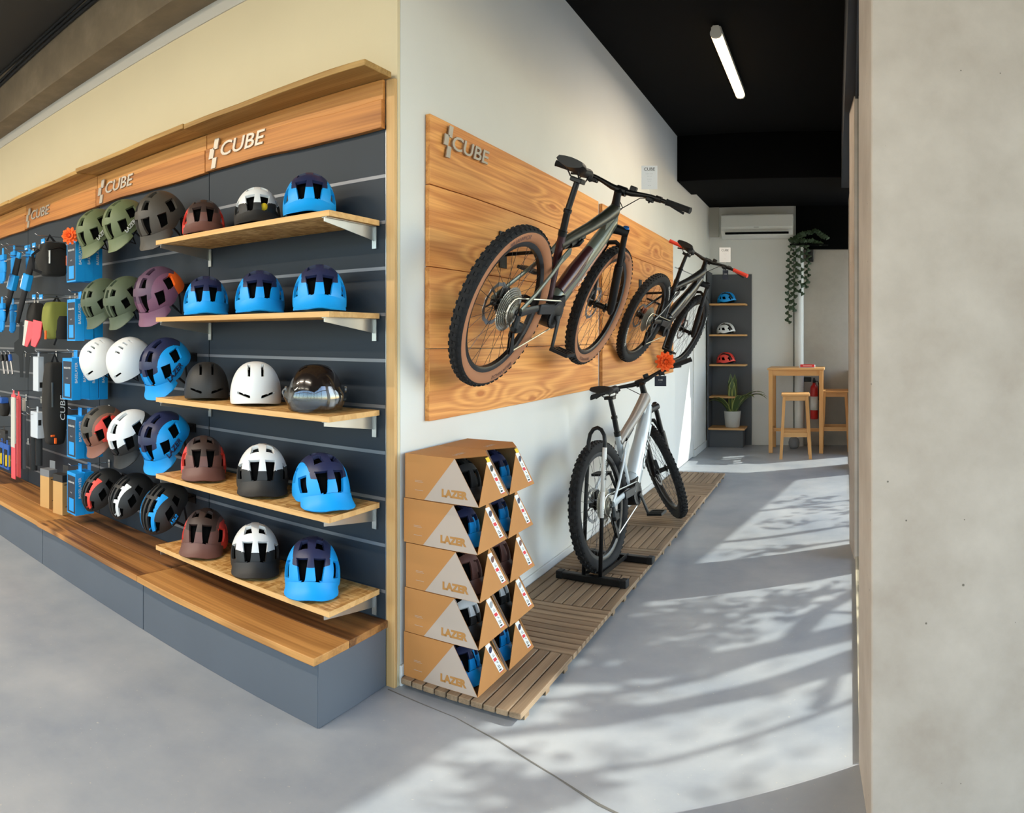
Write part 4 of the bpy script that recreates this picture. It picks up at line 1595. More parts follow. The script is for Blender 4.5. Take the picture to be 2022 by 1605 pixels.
# hang tags and trim on the handlebars
def hang_tag(bk, Rs, bar, y, w_, h_, mat, label, lines, up=True):
    p = bk.matrix_world @ (Rs @ bar(y))
    t = thing('price_tag', label, 'price tag', tuple(p))
    z0 = .035 if up else -.035 - h_
    n = Vector((-p.x, -p.y, 0)).normalized()
    rt = Vector((-n.y, n.x, 0))
    F_ = frame((0, 0, 0), rt, (0, 0, 1))
    t.matrix_world = Matrix.Translation(p) @ F_
    MB().box((-w_ / 2, z0, -.0006), (w_ / 2, z0 + h_, .0006)).build('card', mat, t)
    tie = MB().tube([(0, -.012, 0), (.004, z0 * .5, .003), (0, z0 + (.006 if up else h_ - .006), .001)], .0012, 5)
    tie.build('string', 'white_print' if mat == 'card_white' else 'black_rubber', t)
    for (txt, sz, yy, m_) in lines:
        letter(txt, sz, m_, t, frame((0, z0 + yy, .0012), (1, 0, 0), (0, 1, 0)), .0002)
    return t


tg = hang_tag(b1, Rs1, bar1, -.16, .085, .125, 'card_white', 'white price card on the handlebar of the nearer hung bike', [('CUBE', .024, .106, 'black_print'), ('- - - - - -', .011, .083, 'black_print'), ('- - - -', .011, .07, 'black_print'), ('- - - - -', .008, .055, 'black_print'), ('- - - -', .008, .044, 'black_print'), ('- -', .014, .02, 'black_print')])
hang_tag(b2, Rs2, bar2, -.17, .10, .13, 'card_white', 'white price card on the red-gripped handlebar', [('CUBE', .026, .105, 'black_print'), ('- - - - -', .010, .08, 'black_print'), ('- - - -', .010, .065, 'black_print'), ('- -', .014, .03, 'black_print')])
hang_tag(b2, Rs2, bar2, -.175, .05, .085, 'card_navy', 'small navy swing tag dangling below the red-gripped handlebar', [('CUBE', .012, .05, 'white_print')], up=False)
hang_tag(b3, Rs3, bar3, -.17, .085, .075, 'card_navy', 'navy swing tag hanging from the handlebar of the grey bike', [('CUBE', .014, .045, 'white_print'), ('- - - -', .008, .028, 'white_print')], up=False)


def rosette(loc, r, label, turn=0.0):
    o = MB()
    rnd = random.Random(5)
    vs_n = 9
    for lay in range(4):
        for i in range(10):
            a = 2 * PI * i / 10 + lay * .35
            el = (.1 + .42 * lay)
            d = Vector((math.cos(a) * math.cos(el), -math.sin(el), math.sin(a) * math.cos(el)))
            sdv = Vector((-math.sin(a), 0, math.cos(a)))
            p = d * r * (1 - .08 * lay)
            u_ = d.cross(sdv)
            o.add([d * r * .2, p * .75 + sdv * r * .2, p + sdv * r * .10, p - sdv * r * .10, p * .75 - sdv * r * .2, p * .7 + u_ * r * .12], [(0, 1, 5), (1, 2, 5), (2, 3, 5), (3, 4, 5), (4, 0, 5)])
    ob = o.build('paper_rosette', 'paper_orange', loc=loc, rot=(0, 0, turn))
    return tag(ob, label, 'rosette')


pz = b3.matrix_world @ (Rs3 @ bar3(-.27))
rosette((pz.x - .05, pz.y - .06, pz.z + .035), .075, 'bright orange paper rosette on the handlebar of the grey bike', .4)

# ------------------------------------------------------------------ wheel stand of the grey bike
rc = b3.matrix_world @ Vector((0, 0, 0))
t = thing('wheel_stand', 'black tube wheel stand with white lettered band holding the grey bike', 'bike stand', (rc.x, rc.y, .046), (0, 0, R(-4.5)))
for nm, y in (('rear_foot', -.20), ('front_foot', .24)):
    f_ = MB().box((-.20, y - .022, 0), (.20, y + .022, .04), ch=.005)
    f_.build(nm, 'black_metal', t)
    for s in (-1, 1):
        MB().box((s * .20 - .02, y - .027, -.0005), (s * .20 + .02, y + .027, .044), ch=.004).build('end_cap', 'black_plastic', t)
for s in (-1, 1):
    MB().prism([(-.20, .025), (-.20, .05), (.24, .05), (.24, .025)], s * .05 - .003, s * .05 + .003, 'X').build('wheel_rail', 'black_metal', t)
lp = MB().tube([(.052, -.20, .03), (.052, -.17, .45), (.052, -.13, .79), (.045, -.125, .835), (.025, -.122, .865), (0, -.12, .875), (-.025, -.122, .865), (-.045, -.125, .835), (-.052, -.13, .79), (-.052, -.17, .45), (-.052, -.20, .03)], .012, 10)
lp.build('hoop', 'black_metal', t, smooth=True)
bd_ = MB().tube([(.052, -.163, .515), (.052, -.1385, .72), (.052, -.1335, .765)], .0132, 12)
bd2 = MB().tube([(.052, -.180, .37), (.052, -.163, .515)], .0132, 12)
bd_.build('white_band', 'white_print', t, smooth=True)
bd2.build('white_band', 'white_print', t, smooth=True)
letter('ROUTINE', .028, 'black_print', t, frame((.0655, -.150, .64), (0, -.118, -1), (.1, 1, 0)), .0004)
letter('- - - -', .022, 'black_print', t, frame((.0655, -.174, .41), (0, -.118, -1), (.1, 1, 0)), .0004)

# ------------------------------------------------------------------ slatted deck tiles
wood('deck_wood', '9c8468', '6b5640', 'X', 1.6, 0.75, contrast=0.4, rings=4)
flat('deck_base', '2a2724', 0.8)
TS, TWX = .535, .555
smesh = {}
for i in range(9):
    y0 = 2.36 + i * TS
    cy = y0 + TS / 2
    cx = XR + .016 + TWX / 2
    wds = ['under the helmet cartons at the near end', 'second from the near end, slats crosswise', 'third from the near end, in front of the wheel stand', 'under the wheel stand, slats crosswise',
           'below the cranks of the grey bike', 'below the down tube of the grey bike, slats crosswise', 'under the turned front wheel', 'beyond the grey bike, slats crosswise', 'at the far end of the deck'][i]
    t = thing('deck_tile', 'weathered wooden deck tile ' + wds, 'deck tile', (cx, cy, 0), group='wooden deck tiles')
    ns = 10
    along = (i % 2 == 0)
    for q in range(3):
        off = (-.2, 0, .2)[q]
        if along:
            MB().box((-TWX / 2 + .01, off - .02, 0.0), (TWX / 2 - .01, off + .02, .022)).build('batten', 'deck_wood', t)
        else:
            MB().box((off - .02, -TS / 2 + .01, 0.0), (off + .02, TS / 2 - .01, .022)).build('batten', 'deck_wood', t)
    key = along
    W_ = (TWX if along else TS) - .004
    Ls = (TS if along else TWX) - .006
    wd = W_ / ns - .006
    if key not in smesh:
        smesh[key] = MB().box((-Ls / 2, -wd / 2, .022), (Ls / 2, wd / 2, .045), ch=.0025).mesh('slat', 'deck_wood')
    for k in range(ns):
        p = -W_ / 2 + W_ * (k + .5) / ns
        link('slat', smesh[key], t, loc=((p, 0, 0) if along else (0, p, 0)), rot=((0, 0, PI / 2) if along else (0, 0, 0)))
# ================================================================== HELMET CARTONS by the corner
flat('kraft', 'b57c42', 0.75, bump=0.1, scale=120, var=0.04, vscale=6)
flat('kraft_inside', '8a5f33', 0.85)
flat('carton_taupe', 'b3a294', 0.75)
flat('carton_ink', 'ad7a3e', 0.7)
CH = .185
TRI = dict(l=.25, fx=.325)


def carton_meshes():
    h = CH - .003
    A_, B_, C_, D_ = (0, 0, 0), (.35, 0, 0), (.35, .252, 0), (0, .252, 0)
    At, Pl, Pf, Pr, Dt = (0, 0, h), (.24, 0, h), (.322, .126, h), (.24, .252, h), (0, .252, h)
    vs = [A_, B_, C_, D_, At, Pl, Pf, Pr, Dt]
    fs = [(3, 2, 1, 0), (0, 1, 5, 4), (1, 2, 6), (2, 3, 8, 7), (3, 0, 4, 8), (4, 5, 6, 7, 8)]
    n = len(vs)
    inn = []
    c = Vector((.16, .126, h / 2))
    for v in vs:
        d = c - Vector(v)
        inn.append(tuple(Vector(v) + Vector((math.copysign(.003, d.x), math.copysign(.003, d.y), math.copysign(.003, d.z)))))
    m = MB()
    m.add(vs, fs, k=0)
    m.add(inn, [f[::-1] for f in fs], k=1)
    o = n
    for a, b_ in ((1, 6), (6, 5), (5, 1), (2, 7), (7, 6), (6, 2)):
        m.add([vs[a], vs[b_], inn[b_], inn[a]], [(0, 1, 2, 3)], k=0)
    me = bpy.data.meshes.new('carton_body')
    me.from_pydata(m.v, [], m.f)
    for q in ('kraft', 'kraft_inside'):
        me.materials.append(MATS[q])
    me.polygons.foreach_set('material_index', m.m)
    tr = MB().add([(.095, -.0006, .001), (.349, -.0006, .001), (.2395, -.0006, h - .001)], [(0, 1, 2)]).mesh('printed_panel', 'carton_taupe')
    # label strip on the sloping front
    Bv, Cv, Fv = Vector(B_), Vector(C_), Vector(Pf)
    nrm = (Cv - Bv).cross(Fv - Bv).normalized()
    if nrm.x < 0:
        nrm = -nrm
    E = lambda s, w_: Cv + (Fv - Cv) * s + Vector((0, -w_, 0)) + nrm * .0008
    st = MB().add([E(.10, .014), E(.86, .006), E(.86, .040), E(.10, .050)], [(0, 1, 2, 3)]).mesh('label_strip', 'white_print')
    q = lambda s0, s1, w0, w1, dz=.0006: [E(s0, w0) + nrm * dz, E(s1, w0) + nrm * dz, E(s1, w1) + nrm * dz, E(s0, w1) + nrm * dz]
    red = MB().add(q(.40, .48, .018, .042), [(0, 1, 2, 3)]).add(q(.085, .10, .014, .050), [(0, 1, 2, 3)]).mesh('red_mark', 'red_print')
    bk = MB()
    for s0, s1, w0, w1 in ((.20, .215, .022, .040), (.235, .25, .02, .04), (.265, .275, .026, .040), (.33, .345, .02, .03), (.36, .37, .022, .034), (.52, .53, .016, .036), (.55, .56, .018, .034), (.58, .59, .02, .03), (.13, .165, .026, .044)):
        bk.add(q(s0, s1, w0, w1), [(0, 1, 2, 3)])
    bk = bk.mesh('fine_print', 'black_print')
    ye = MB().add(q(.86, .97, .004, .032), [(0, 1, 2, 3)]).mesh('yellow_sticker', 'yellow_print')
    cn = [E(.72, .022) + nrm * .0007 + Vector((0, math.cos(a) * .014, 0)) + (Fv - (Bv + Cv) / 2).normalized() * (math.sin(a) * .011 if math.sin(a) > 0 else math.sin(a) * .016) for a in [2 * PI * j / 10 for j in range(10)]]
    ic = {k: MB().add(cn, [tuple(range(10))]).mesh('picture_icon', k) for k in ('shell_black', 'shell_navy', 'shell_brown', 'shell_grey')}
    return me, tr, st, red, bk, ye, ic, (Fv - Cv), nrm


cme, ctr, cst, cred, cbk, cye, cic, cdir, cn_ = carton_meshes()
ROWN = ['topmost', 'second from top', 'middle', 'second from bottom', 'bottom']
INC = [[('black', 'trail1', {'*': 'shell_black'}), ('blue', 'trail2', BLUE), ('brown', 'trail1', {'*': 'shell_brown'}), ('white and black', 'trailw', WHITE), ('blue', 'trail2', BLUE)],
       [('blue', 'trail2', BLUE), ('blue', 'trail2', BLUE), ('brown', 'trail1', {'*': 'shell_brown'}), ('black and white', 'trailw', WHITE), ('blue', 'trail2', BLUE)]]
JX = [[.006, .0, .010, .004, .0], [.010, .004, .012, .010, .008]]
for c in range(2):
    for r in range(5):
        z = .0455 + (4 - r) * CH
        x, y = XR + .017 + JX[c][r], 2.392 + c * .2575
        cl, kd, cols = INC[c][r]
        colw = 'nearer stack beside the post' if c == 0 else 'farther stack'
        t = thing('helmet_carton', '%s cardboard helmet carton of the %s' % (ROWN[r], colw), 'carton', (x, y, z), group='stacked helmet cartons')
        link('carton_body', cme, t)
        link('printed_panel', ctr, t)
        link('label_strip', cst, t)
        tag(link('red_mark', cred, t), kind='stuff')
        tag(link('fine_print', cbk, t), kind='stuff')
        if r == 0:
            link('yellow_sticker', cye, t)
        link('picture_icon', cic['shell_black' if cl == 'black' else 'shell_navy' if cl == 'blue' else 'shell_brown' if cl == 'brown' else 'shell_grey'], t)
        letter('LAZER', .040, 'carton_ink', t, frame((.237, -.0012, .038), (1, 0, 0), (0, 0, 1)), .0003, 0.0, 1.0, bold=.0024)
        if c == 0:
            MB().box((.05, -.0009, .075), (.085, -.0004, .0765)).box((.05, -.0009, .070), (.09, -.0004, .0712)).box((.05, -.0009, .036), (.09, -.0004, .0375)).build('small_print', 'carton_taupe', t)['kind'] = 'stuff'
        if r == 0:
            letter('LAZER', .028, 'carton_taupe', t, frame((.20, .10, CH - .0026), (0, 1, 0), (-1, 0, 0)), .0002)
        helmet(kd, cols, '%s helmet inside the %s carton of the %s' % (cl, ROWN[r], colw.split(' beside')[0]), (x + .175, y + .126, z + .010), R(72), 0, .86, 'helmets inside the cartons')

# ================================================================== HANGING HELMETS (second bay)
CYL = lambda px, Y: Y * math.tan((px - CPX) / FPX)


def zat(px, py, Y):
    rho = Y / math.cos((px - CPX) / FPX)
    return EYE + (CPY - py) / FPX * rho


hold = MB()
for s in (-1, 1):
    hold.tube([(s * .035, 0, 0), (s * .035, -.05, .0), (s * .055, -.13, -.035), (s * .060, -.175, -.115), (s * .045, -.18, -.13), (s * .030, -.175, -.115), (s * .028, -.11, -.045), (s * .022, -.03, -.02)], .003, 6)
HOLD = hold.mesh('wire_loops', 'black_metal', smooth=True)
HPLATE = MB().box((-.05, -.006, -.035), (.05, -.002, .012)).mesh('slot_plate', 'black_metal')


def hang_helmet(kind, cols, label, px, py, slot, Y=2.13, pitch=46, yaw=0.0, scale=1.05, brand=None):
    x, z = CYL(px, Y), zat(px, py, Y)
    Rm = Matrix.Rotation(yaw, 4, 'Z') @ Matrix.Rotation(R(pitch), 4, 'X')
    c = Rm @ Vector((0, -.01, .085 * scale))
    h_ = helmet(kind, cols, label, (x - c.x, Y - c.y, z - c.z), yaw, R(pitch), scale, 'helmets hanging on the slatwall', straps=True, brand=brand)
    t = thing('helmet_holder', 'black wire holder behind the ' + label, 'holder', (x, YL - .002, ZS[slot]), group='wire helmet holders')
    t['label'] = ' '.join(('black wire holder of the ' + label).split()[:16])
    link('wire_loops', HOLD, t)
    link('slot_plate', HPLATE, t)
    return h_


GREEN, OLIVE = {'*': 'shell_green'}, {'*': 'shell_olive'}
PLUM = {'crown_shell': 'shell_purple', 'retention_band': 'shell_orange', '*': 'shell_plum'}
RB = {'side_stripe': 'shell_red', '*': 'shell_black'}
BB_ = {'side_stripe': 'shell_blue', '*': 'shell_black'}
BW = {'side_stripe': 'shell_white', '*': 'shell_black'}
LZ = ('LAZER', 'white_print', .028)
LZB = ('LAZER', 'shell_navy', .036)
hang_helmet('trail1', GREEN, 'light green helmet hanging leftmost in the top row', 182, 452, 9, brand=LZ, yaw=-.1)
hang_helmet('trail1', GREEN, 'light green helmet hanging second in the top row', 236, 436, 9, brand=LZ, yaw=-.1)
hang_helmet('trail1', {'*': 'shell_taupe'}, 'dark taupe helmet hanging nearest the shelves in the top row', 305, 424, 9, yaw=.1, scale=1.1)
hang_helmet('vented1', OLIVE, 'dark olive vented helmet hanging leftmost in the second row', 192, 590, 7, yaw=-.1)
hang_helmet('vented1', OLIVE, 'dark olive vented helmet hanging second in the second row', 238, 588, 7, yaw=-.1)
hang_helmet('trailo', PLUM, 'plum helmet with orange rear band hanging in the second row', 302, 574, 7, yaw=.05, scale=1.1)
hang_helmet('urban_slit', {'*': 'shell_white'}, 'smooth white helmet hanging leftmost in the third row', 192, 706, 5, yaw=-.1, pitch=38)
hang_helmet('urban_slit', {'*': 'shell_white'}, 'smooth white helmet hanging second in the third row', 247, 708, 5, yaw=-.1, pitch=38)
hang_helmet('trail2', BLUE, 'navy and blue helmet hanging in the third row', 314, 716, 5, yaw=.05, brand=LZB, scale=1.1)
hang_helmet('trail3', {'crown_shell': 'shell_taupe', 'side_shell': 'shell_red', '*': 'shell_copper'}, 'brown and red helmet hanging leftmost in the fourth row', 192, 842, 3, yaw=-.1)
hang_helmet('trailw', WHITE, 'white helmet with black brow hanging in the fourth row', 248, 855, 3, yaw=-.1, scale=1.1)
hang_helmet('trail2', BLUE, 'navy and blue helmet hanging in the fourth row', 312, 862, 3, yaw=.05, brand=LZB, scale=1.1)
hang_helmet('road', RB, 'black road helmet with red stripe hanging in the bottom row', 190, 965, 1, yaw=-.1, pitch=48)
hang_helmet('road', BW, 'blue and white road helmet hanging in the bottom row', 246, 977, 1, yaw=-.1, pitch=48)
hang_helmet('road', BB_, 'black road helmet with blue stripe hanging in the bottom row', 312, 1000, 1, yaw=.05, pitch=48, scale=1.1, brand=('ABUS', 'shell_blue', .022))

# ================================================================== BLUE CARTONS on hooks
flat('carton_blue', '1295de', 0.45)
flat('carton_navy', '1f2a3a', 0.5)
flat('pack_clear', 'c9cfd6', 0.25)
flat('pack_kraft', 'c79a5e', 0.75)
flat('pack_grey', '77787a', 0.6)
flat('pack_black', '2b2724', 0.6)
flat('bag_black', '26231f', 0.85, bump=0.4, scale=260)
flat('bag_green', '7d7f36', 0.8, bump=0.4, scale=260)
flat('glove_blue', '1590dc', 0.8, bump=0.3, scale=300)
flat('card_red', 'f0555c', 0.5)
flat('card_pale', 'c9c6ba', 0.5)
flat('guard_grey', '4a4d52', 0.55)


def hook(x, z, label, L=.28):
    t = thing('wall_hook', label, 'hook', (x, YL - .002, z), group='chrome slatwall hooks')
    MB().box((-.012, -.004, -.04), (.012, 0, .012)).build('slot_plate', 'chrome', t)
    MB().tube([(0, -.002, -.005), (0, -L + .02, -.002), (0, -L, .012)], .0028, 8).build('rod', 'chrome', t, smooth=True)
    return t


BW_, BT_, BH_ = .118, .064, .262
bm_ = MB().box((-BW_ / 2, -BT_ / 2, 0), (BW_ / 2, BT_ / 2, BH_))
BBODY = bm_.mesh('carton', 'carton_blue')
BFRONT = MB().box((-BW_ / 2 + .008, -BT_ / 2 - .0008, .01), (BW_ / 2 - .004, -BT_ / 2, BH_ - .02)).mesh('front_panel', 'carton_navy')
BWIN = MB().box((-.03, -BT_ / 2 - .0014, .02), (.035, -BT_ / 2 - .0006, .10)).mesh('front_picture', 'carton_blue')
BTAB = MB().prism([(-.022, BH_), (.022, BH_), (.022, BH_ + .05), (-.022, BH_ + .05)], BT_ / 2 - .003, BT_ / 2 - .001, 'Y').mesh('hang_tab', 'carton_blue')
ROWW = ['top', 'second', 'third', 'fourth', 'bottom']
for row, (px, zb, n) in enumerate(((163, 1.80, 3), (158, 1.43, 3), (151, 1.055, 4), (158, .69, 3), (160, .335, 2))):
    X = -3.865 - BW_ / 2 + (-.02 if row == 2 else 0)
    slot = [8, 6, 4, 2, 1][row]
    hook(X, zb + BH_ + .044, 'chrome hook of the blue cartons in the %s row' % ROWW[row], .3)
    for k in range(n):
        Y = 2.10 + k * .066 - (.02 if n == 4 else 0)
        lab = 'blue carton in the %s hanging row, %s' % (ROWW[row], ['frontmost, with navy front', 'second from the front', 'third from the front', 'at the back against the slatwall'][k])
        t = thing('blue_carton', lab, 'carton', (X + random.uniform(-.004, .004), Y, zb + random.uniform(-.006, .006)), (0, 0, R(random.uniform(-3, 3))), 'blue cartons hanging by the helmets')
        link('carton', BBODY, t)
        link('hang_tab', BTAB, t)
        link('front_panel', BFRONT, t)
        link('front_picture', BWIN, t)
        letter('BASELAYER', .016, 'white_print', t, frame((.002, -BT_ / 2 - .0016, .20), (1, 0, 0), (0, 0, 1)), .0003)
        letter('1 - 1', .014, 'white_print', t, frame((.0, -BT_ / 2 - .0016, .135), (1, 0, 0), (0, 0, 1)), .0003)
        letter('BASELAYER', .026, 'white_print', t, frame((BW_ / 2 + .0006, 0, .17), (0, 0, 1), (0, -1, 0)), .0003)

rosette((CYL(139, 2.02), 2.02, zat(139, 466, 2.02)), .055, 'bright orange paper rosette pinned beside the green helmets', .8)


# ================================================================== BAGS, GUARDS AND PACKETS (third and fourth bay)
def soft_bag(name, label, cat, x, z, w_, d_, h_, mat, seed, taper=(.7, 1.0, .8), Y=2.22, accents=()):
    """a stuffed bag: rounded lump with bulges"""
    rnd = random.Random(seed)
    t = thing(name, label, cat, (x, Y, z))
    vs, fs = [], []
    nu_, nv_ = 22, 13
    for j in range(nv_):
        v = j / (nv_ - 1)
        a = -PI / 2 + PI * v
        v = .5 + .5 * math.sin(a)
        rr = max(.02, math.cos(a)) ** .14
        k = np.interp(v, [0, .5, 1], taper)
        for i in range(nu_):
            b_ = 2 * PI * i / nu_
            cx_, cy_ = math.cos(b_), math.sin(b_)
            e = .5
            x_ = math.copysign(abs(cx_) ** e, cx_)
            y_ = math.copysign(abs(cy_) ** e, cy_)
            bump = 1 + .05 * math.sin(5 * b_ + seed) * math.sin(6 * v) + rnd.uniform(-.015, .015)
            vs.append((x_ * w_ / 2 * rr * k * bump, y_ * d_ / 2 * rr * k * bump, h_ * (v - .5)))
    for j in range(nv_ - 1):
        for i in range(nu_):
            i2 = (i + 1) % nu_
            fs.append((j * nu_ + i, j * nu_ + i2, (j + 1) * nu_ + i2, (j + 1) * nu_ + i))
    fs += [tuple(range(nu_))[::-1], tuple((nv_ - 1) * nu_ + i for i in range(nu_))]
    MB().add(vs, fs).build('bag_body', mat, t, smooth=60)
    for nm, mb, m_ in accents:
        mb.build(nm, m_, t, smooth=40)
    return t


X1 = CYL(108, 2.2)
hook(X1, 2.155, 'chrome hook carrying the black saddle bag', .3)
soft_bag('saddle_bag', 'black saddle bag with orange buckle hanging in the top row', 'bag', X1, zat(108, 512, 2.2), .17, .24, .24, 'bag_black', 4, (.75, 1.0, .7), 2.19, [
    ('strap', MB().tube([(0, -.06, .10), (0, -.03, .165), (0, .03, .10)], [(.002, .012)] * 3, 6, ref=(1, 0, 0)), 'black_cloth'),
    ('strap', MB().tube([(.02, -.12, .06), (.02, -.17, .02), (.0, -.15, -.08), (.02, -.1, -.10)], [(.002, .012)] * 4, 6, ref=(1, 0, 0)), 'black_cloth'),
    ('zip', MB().tube([(.09, -.09, .05), (.098, .0, .07), (.09, .09, .05)], .004, 6), 'black_metal'),
    ('orange_buckle', MB().box((.078, .055, -.05), (.096, .08, .02), ch=.004), 'shell_orange'),
    ('white_badge', MB().box((.080, -.075, -.04), (.092, -.068, .05)), 'white_print')])
X2 = CYL(112, 2.2)
hook(X2, 1.745, 'chrome hook carrying the green saddle bag', .3)
soft_bag('saddle_bag', 'olive green and black saddle bag hanging in the second row', 'bag', X2, zat(112, 633, 2.2), .15, .20, .26, 'bag_green', 9, (.8, 1.0, .85), 2.2, [
    ('black_panel', MB().lathe([(.045, -.11), (.062, -.06), (.064, .02), (.05, .05)], 16, 'Z', M=Matrix.Translation((.045, .02, -.02)) @ Matrix.Diagonal((.7, 1.1, 1, 1))), 'bag_black'),
    ('strap', MB().tube([(0, -.03, .12), (0, 0, .165), (0, .03, .12)], [(.002, .012)] * 3, 6, ref=(1, 0, 0)), 'black_cloth'),
    ('strap', MB().tube([(.05, -.02, -.11), (.06, -.05, -.17)], [(.002, .008)] * 2, 6, ref=(1, 0, 0)), 'black_cloth'),
    ('orange_puller', MB().box((.03, -.11, -.13), (.045, -.098, -.07), ch=.002), 'shell_orange')])
X3 = CYL(108, 2.2)
hook(X3, 1.345, 'chrome hook carrying the long black bag', .3)
lb = soft_bag('frame_bag', 'long black bag with white lettering and grey zip hanging upright', 'bag', X3, zat(108, 796, 2.2), .13, .17, .575, 'bag_black', 14, (.85, 1.0, .85), 2.2, [
    ('zip', MB().box((.045, -.055, -.02), (.0672, -.045, .15)), 'aluminium'),
    ('strap', MB().tube([(0, -.03, .27), (0, 0, .345), (0, .03, .27)], [(.002, .012)] * 3, 6, ref=(1, 0, 0)), 'black_cloth'),
    ('orange_puller', MB().box((.055, -.06, -.225), (.068, -.03, -.213), ch=.002), 'shell_orange'),
    ('orange_puller', MB().box((.050, -.03, -.275), (.066, -.015, -.235), ch=.002), 'shell_orange')])
letter('CUBE', .055, 'white_print', lb, frame((.0695, .03, -.03), (0, 0, 1), (0, -1, 0)), .0006, .1, 1.3)


def packet(name, label, cat, px, py, w_, h_, d_, mat, Y=2.2, extra=(), hookz=True, turn=0.0):
    x, z = CYL(px, Y), zat(px, py, Y)
    t = thing(name, label, cat, (x, Y, z), (0, 0, turn))
    MB().box((-w_ / 2, -d_ / 2, -h_ / 2), (w_ / 2, d_ / 2, h_ / 2), ch=min(.004, d_ * .3)).build('packet', mat, t)
    MB().prism([(-.015, h_ / 2), (.015, h_ / 2), (.012, h_ / 2 + .035), (-.012, h_ / 2 + .035)], -.001, .001, 'Y').build('hang_tab', mat, t)
    for nm, mb, m_ in extra:
        mb.build(nm, m_, t)
    if hookz:
        hook(x, z + h_ / 2 + .028, 'chrome hook carrying the ' + ' '.join(label.split()[:10]), .26)
    return t


prt = lambda w_, d_, z0, z1, y: [('print', MB().box((w_ / 2, y - .012, z0), (w_ / 2 + .001, y + .012, z1)), 'black_print')]
packet('clear_packet', 'clear plastic packet hanging left of the long black bag', 'packet', 76, 738, .09, .255, .05, 'pack_clear', 2.2, prt(.09, .05, -.10, -.06, 0))
packet('clear_packet', 'wide clear plastic packet hanging low beside the long black bag', 'packet', 74, 838, .12, .19, .06, 'pack_clear', 2.17, prt(.12, .06, .0, .04, -.01))
packet('red_packet', 'tall red and white mudguard packet in front of its twin', 'packet', 27, 862, .07, .64, .012, 'card_red', 2.10, [('white_panel', MB().box((-.036, -.0075, -.08), (.036, -.006, .30)), 'card_pale'), ('white_panel', MB().box((.0345, -.006, -.05), (.0356, .003, .30)), 'card_pale')])
packet('red_packet', 'tall red mudguard packet behind the red and white one', 'packet', 37, 862, .07, .62, .012, 'card_red', 2.15, hookz=False)
for i, (px, py, h_, lab) in enumerate(((48, 868, .44, 'grey curved mudguard hanging beside the red packets'), (70, 885, .32, 'short dark mudguard hanging below the clear packet'), (80, 880, .28, 'short dark mudguard nearest the long black bag'))):
    x, z = CYL(px, 2.2), zat(px, py, 2.2)
    t = thing('mudguard', lab, 'mudguard', (x, 2.2, z), group='dark mudguards')
    MB().add(*(lambda pr_: ([(a, b_, zz) for zz in (-h_ / 2, h_ / 2) for a, b_ in pr_], [(k, k + 1, k + 1 + len(pr_), k + len(pr_)) for k in range(len(pr_) - 1)]))([(.035 * math.cos(q), -.04 * math.sin(q)) for q in [PI * j / 10 for j in range(11)]] + [(.031 * math.cos(q), -.036 * math.sin(q)) for q in [PI * j / 10 for j in range(10, -1, -1)]] + [(.035, 0)])).build('guard', 'guard_grey' if i == 0 else 'black_plastic', t, smooth=40)
    MB().box((-.03, -.004, h_ / 2), (.03, -.002, h_ / 2 + .10)).build('header_card', 'card_pale', t)
    hook(x, z + h_ / 2 + .095, 'chrome hook carrying the ' + lab.split(' hanging')[0].split(' nearest')[0] + (' by the red packets', ' below the clear packet', ' nearest the bag')[i], .26)

# flat black fender sheet with cut-outs and the red-white one in front
x, z = CYL(48, 2.15), zat(48, 690, 2.15)
t = thing('fender_sheet', 'flat black fender sheet with two long slots hanging above the packets', 'mudguard', (x, 2.15, z), (0, 0, R(20)))
f_ = MB()
prof = [(.05, .21), (.06, .08), (.11, .05), (.11, -.02), (.06, -.05), (.045, -.21), (.012, -.21), (.012, -.06), (.02, -.02), (.012, .04), (.02, .21)]
f_.prism(prof, -.001, .001, 'Y')
f_.prism([(-a, b_) for a, b_ in prof], -.001, .001, 'Y')
f_.prism([(-.02, -.03), (.02, -.03), (.02, .03), (-.02, .03)], -.0012, .0012, 'Y')
f_.build('sheet', 'black_plastic', t)
hook(x, z + .19, 'chrome hook carrying the flat black fender sheet', .26)
for k, (px, lab) in enumerate(((56, 'red and white striped pad hanging in front of the fender sheet'), (72, 'small red pad hanging beside the green bag'))):
    x, z = CYL(px, 2.1), zat(px, 658, 2.1)
    t = thing('red_pad', lab, 'pad', (x, 2.1, z), (0, R(12), R(25)))
    MB().prism([(-.045, .09), (.04, .09), (.045, -.02), (.015, -.10), (-.03, -.095)], -.008, .008, 'Y').build('pad', 'card_red', t, bevel=.004)
    if k == 0:
        MB().prism([(-.046, .088), (-.01, .088), (-.012, -.096), (-.031, -.094)], -.0095, -.0075, 'Y').build('white_half', 'card_pale', t)

# arm warmers with blue sleeves
for k, (px, lab) in enumerate(((24, 'black arm warmer in a blue sleeve at the left edge'), (51, 'black arm warmer in a blue sleeve beside the saddle bag'))):
    x, z = CYL(px, 2.12), zat(px, 565, 2.12)
    t = thing('arm_warmer', lab, 'arm warmer', (x, 2.12, z), (R(-8), R(14), 0), group='arm warmers in blue sleeves')
    MB().tube([(0, 0, .22), (0, 0, .10), (0, 0, -.10), (0, 0, -.28)], [(.045, .018), (.042, .02), (.035, .018), (.026, .014)], 14).build('fabric', 'black_cloth', t, smooth=True)
    MB().box((-.05, -.024, -.03), (.05, .024, .09), ch=.006).build('paper_sleeve', 'carton_blue', t)
    MB().box((-.047, -.0256, -.02), (-.035, -.0235, .07)).build('print', 'white_print', t)
    MB().box((-.03, -.008, .22), (.03, .004, .265)).build('hang_tab', 'carton_blue', t)
    hook(x, z + .24, 'chrome hook carrying the ' + lab, .26)


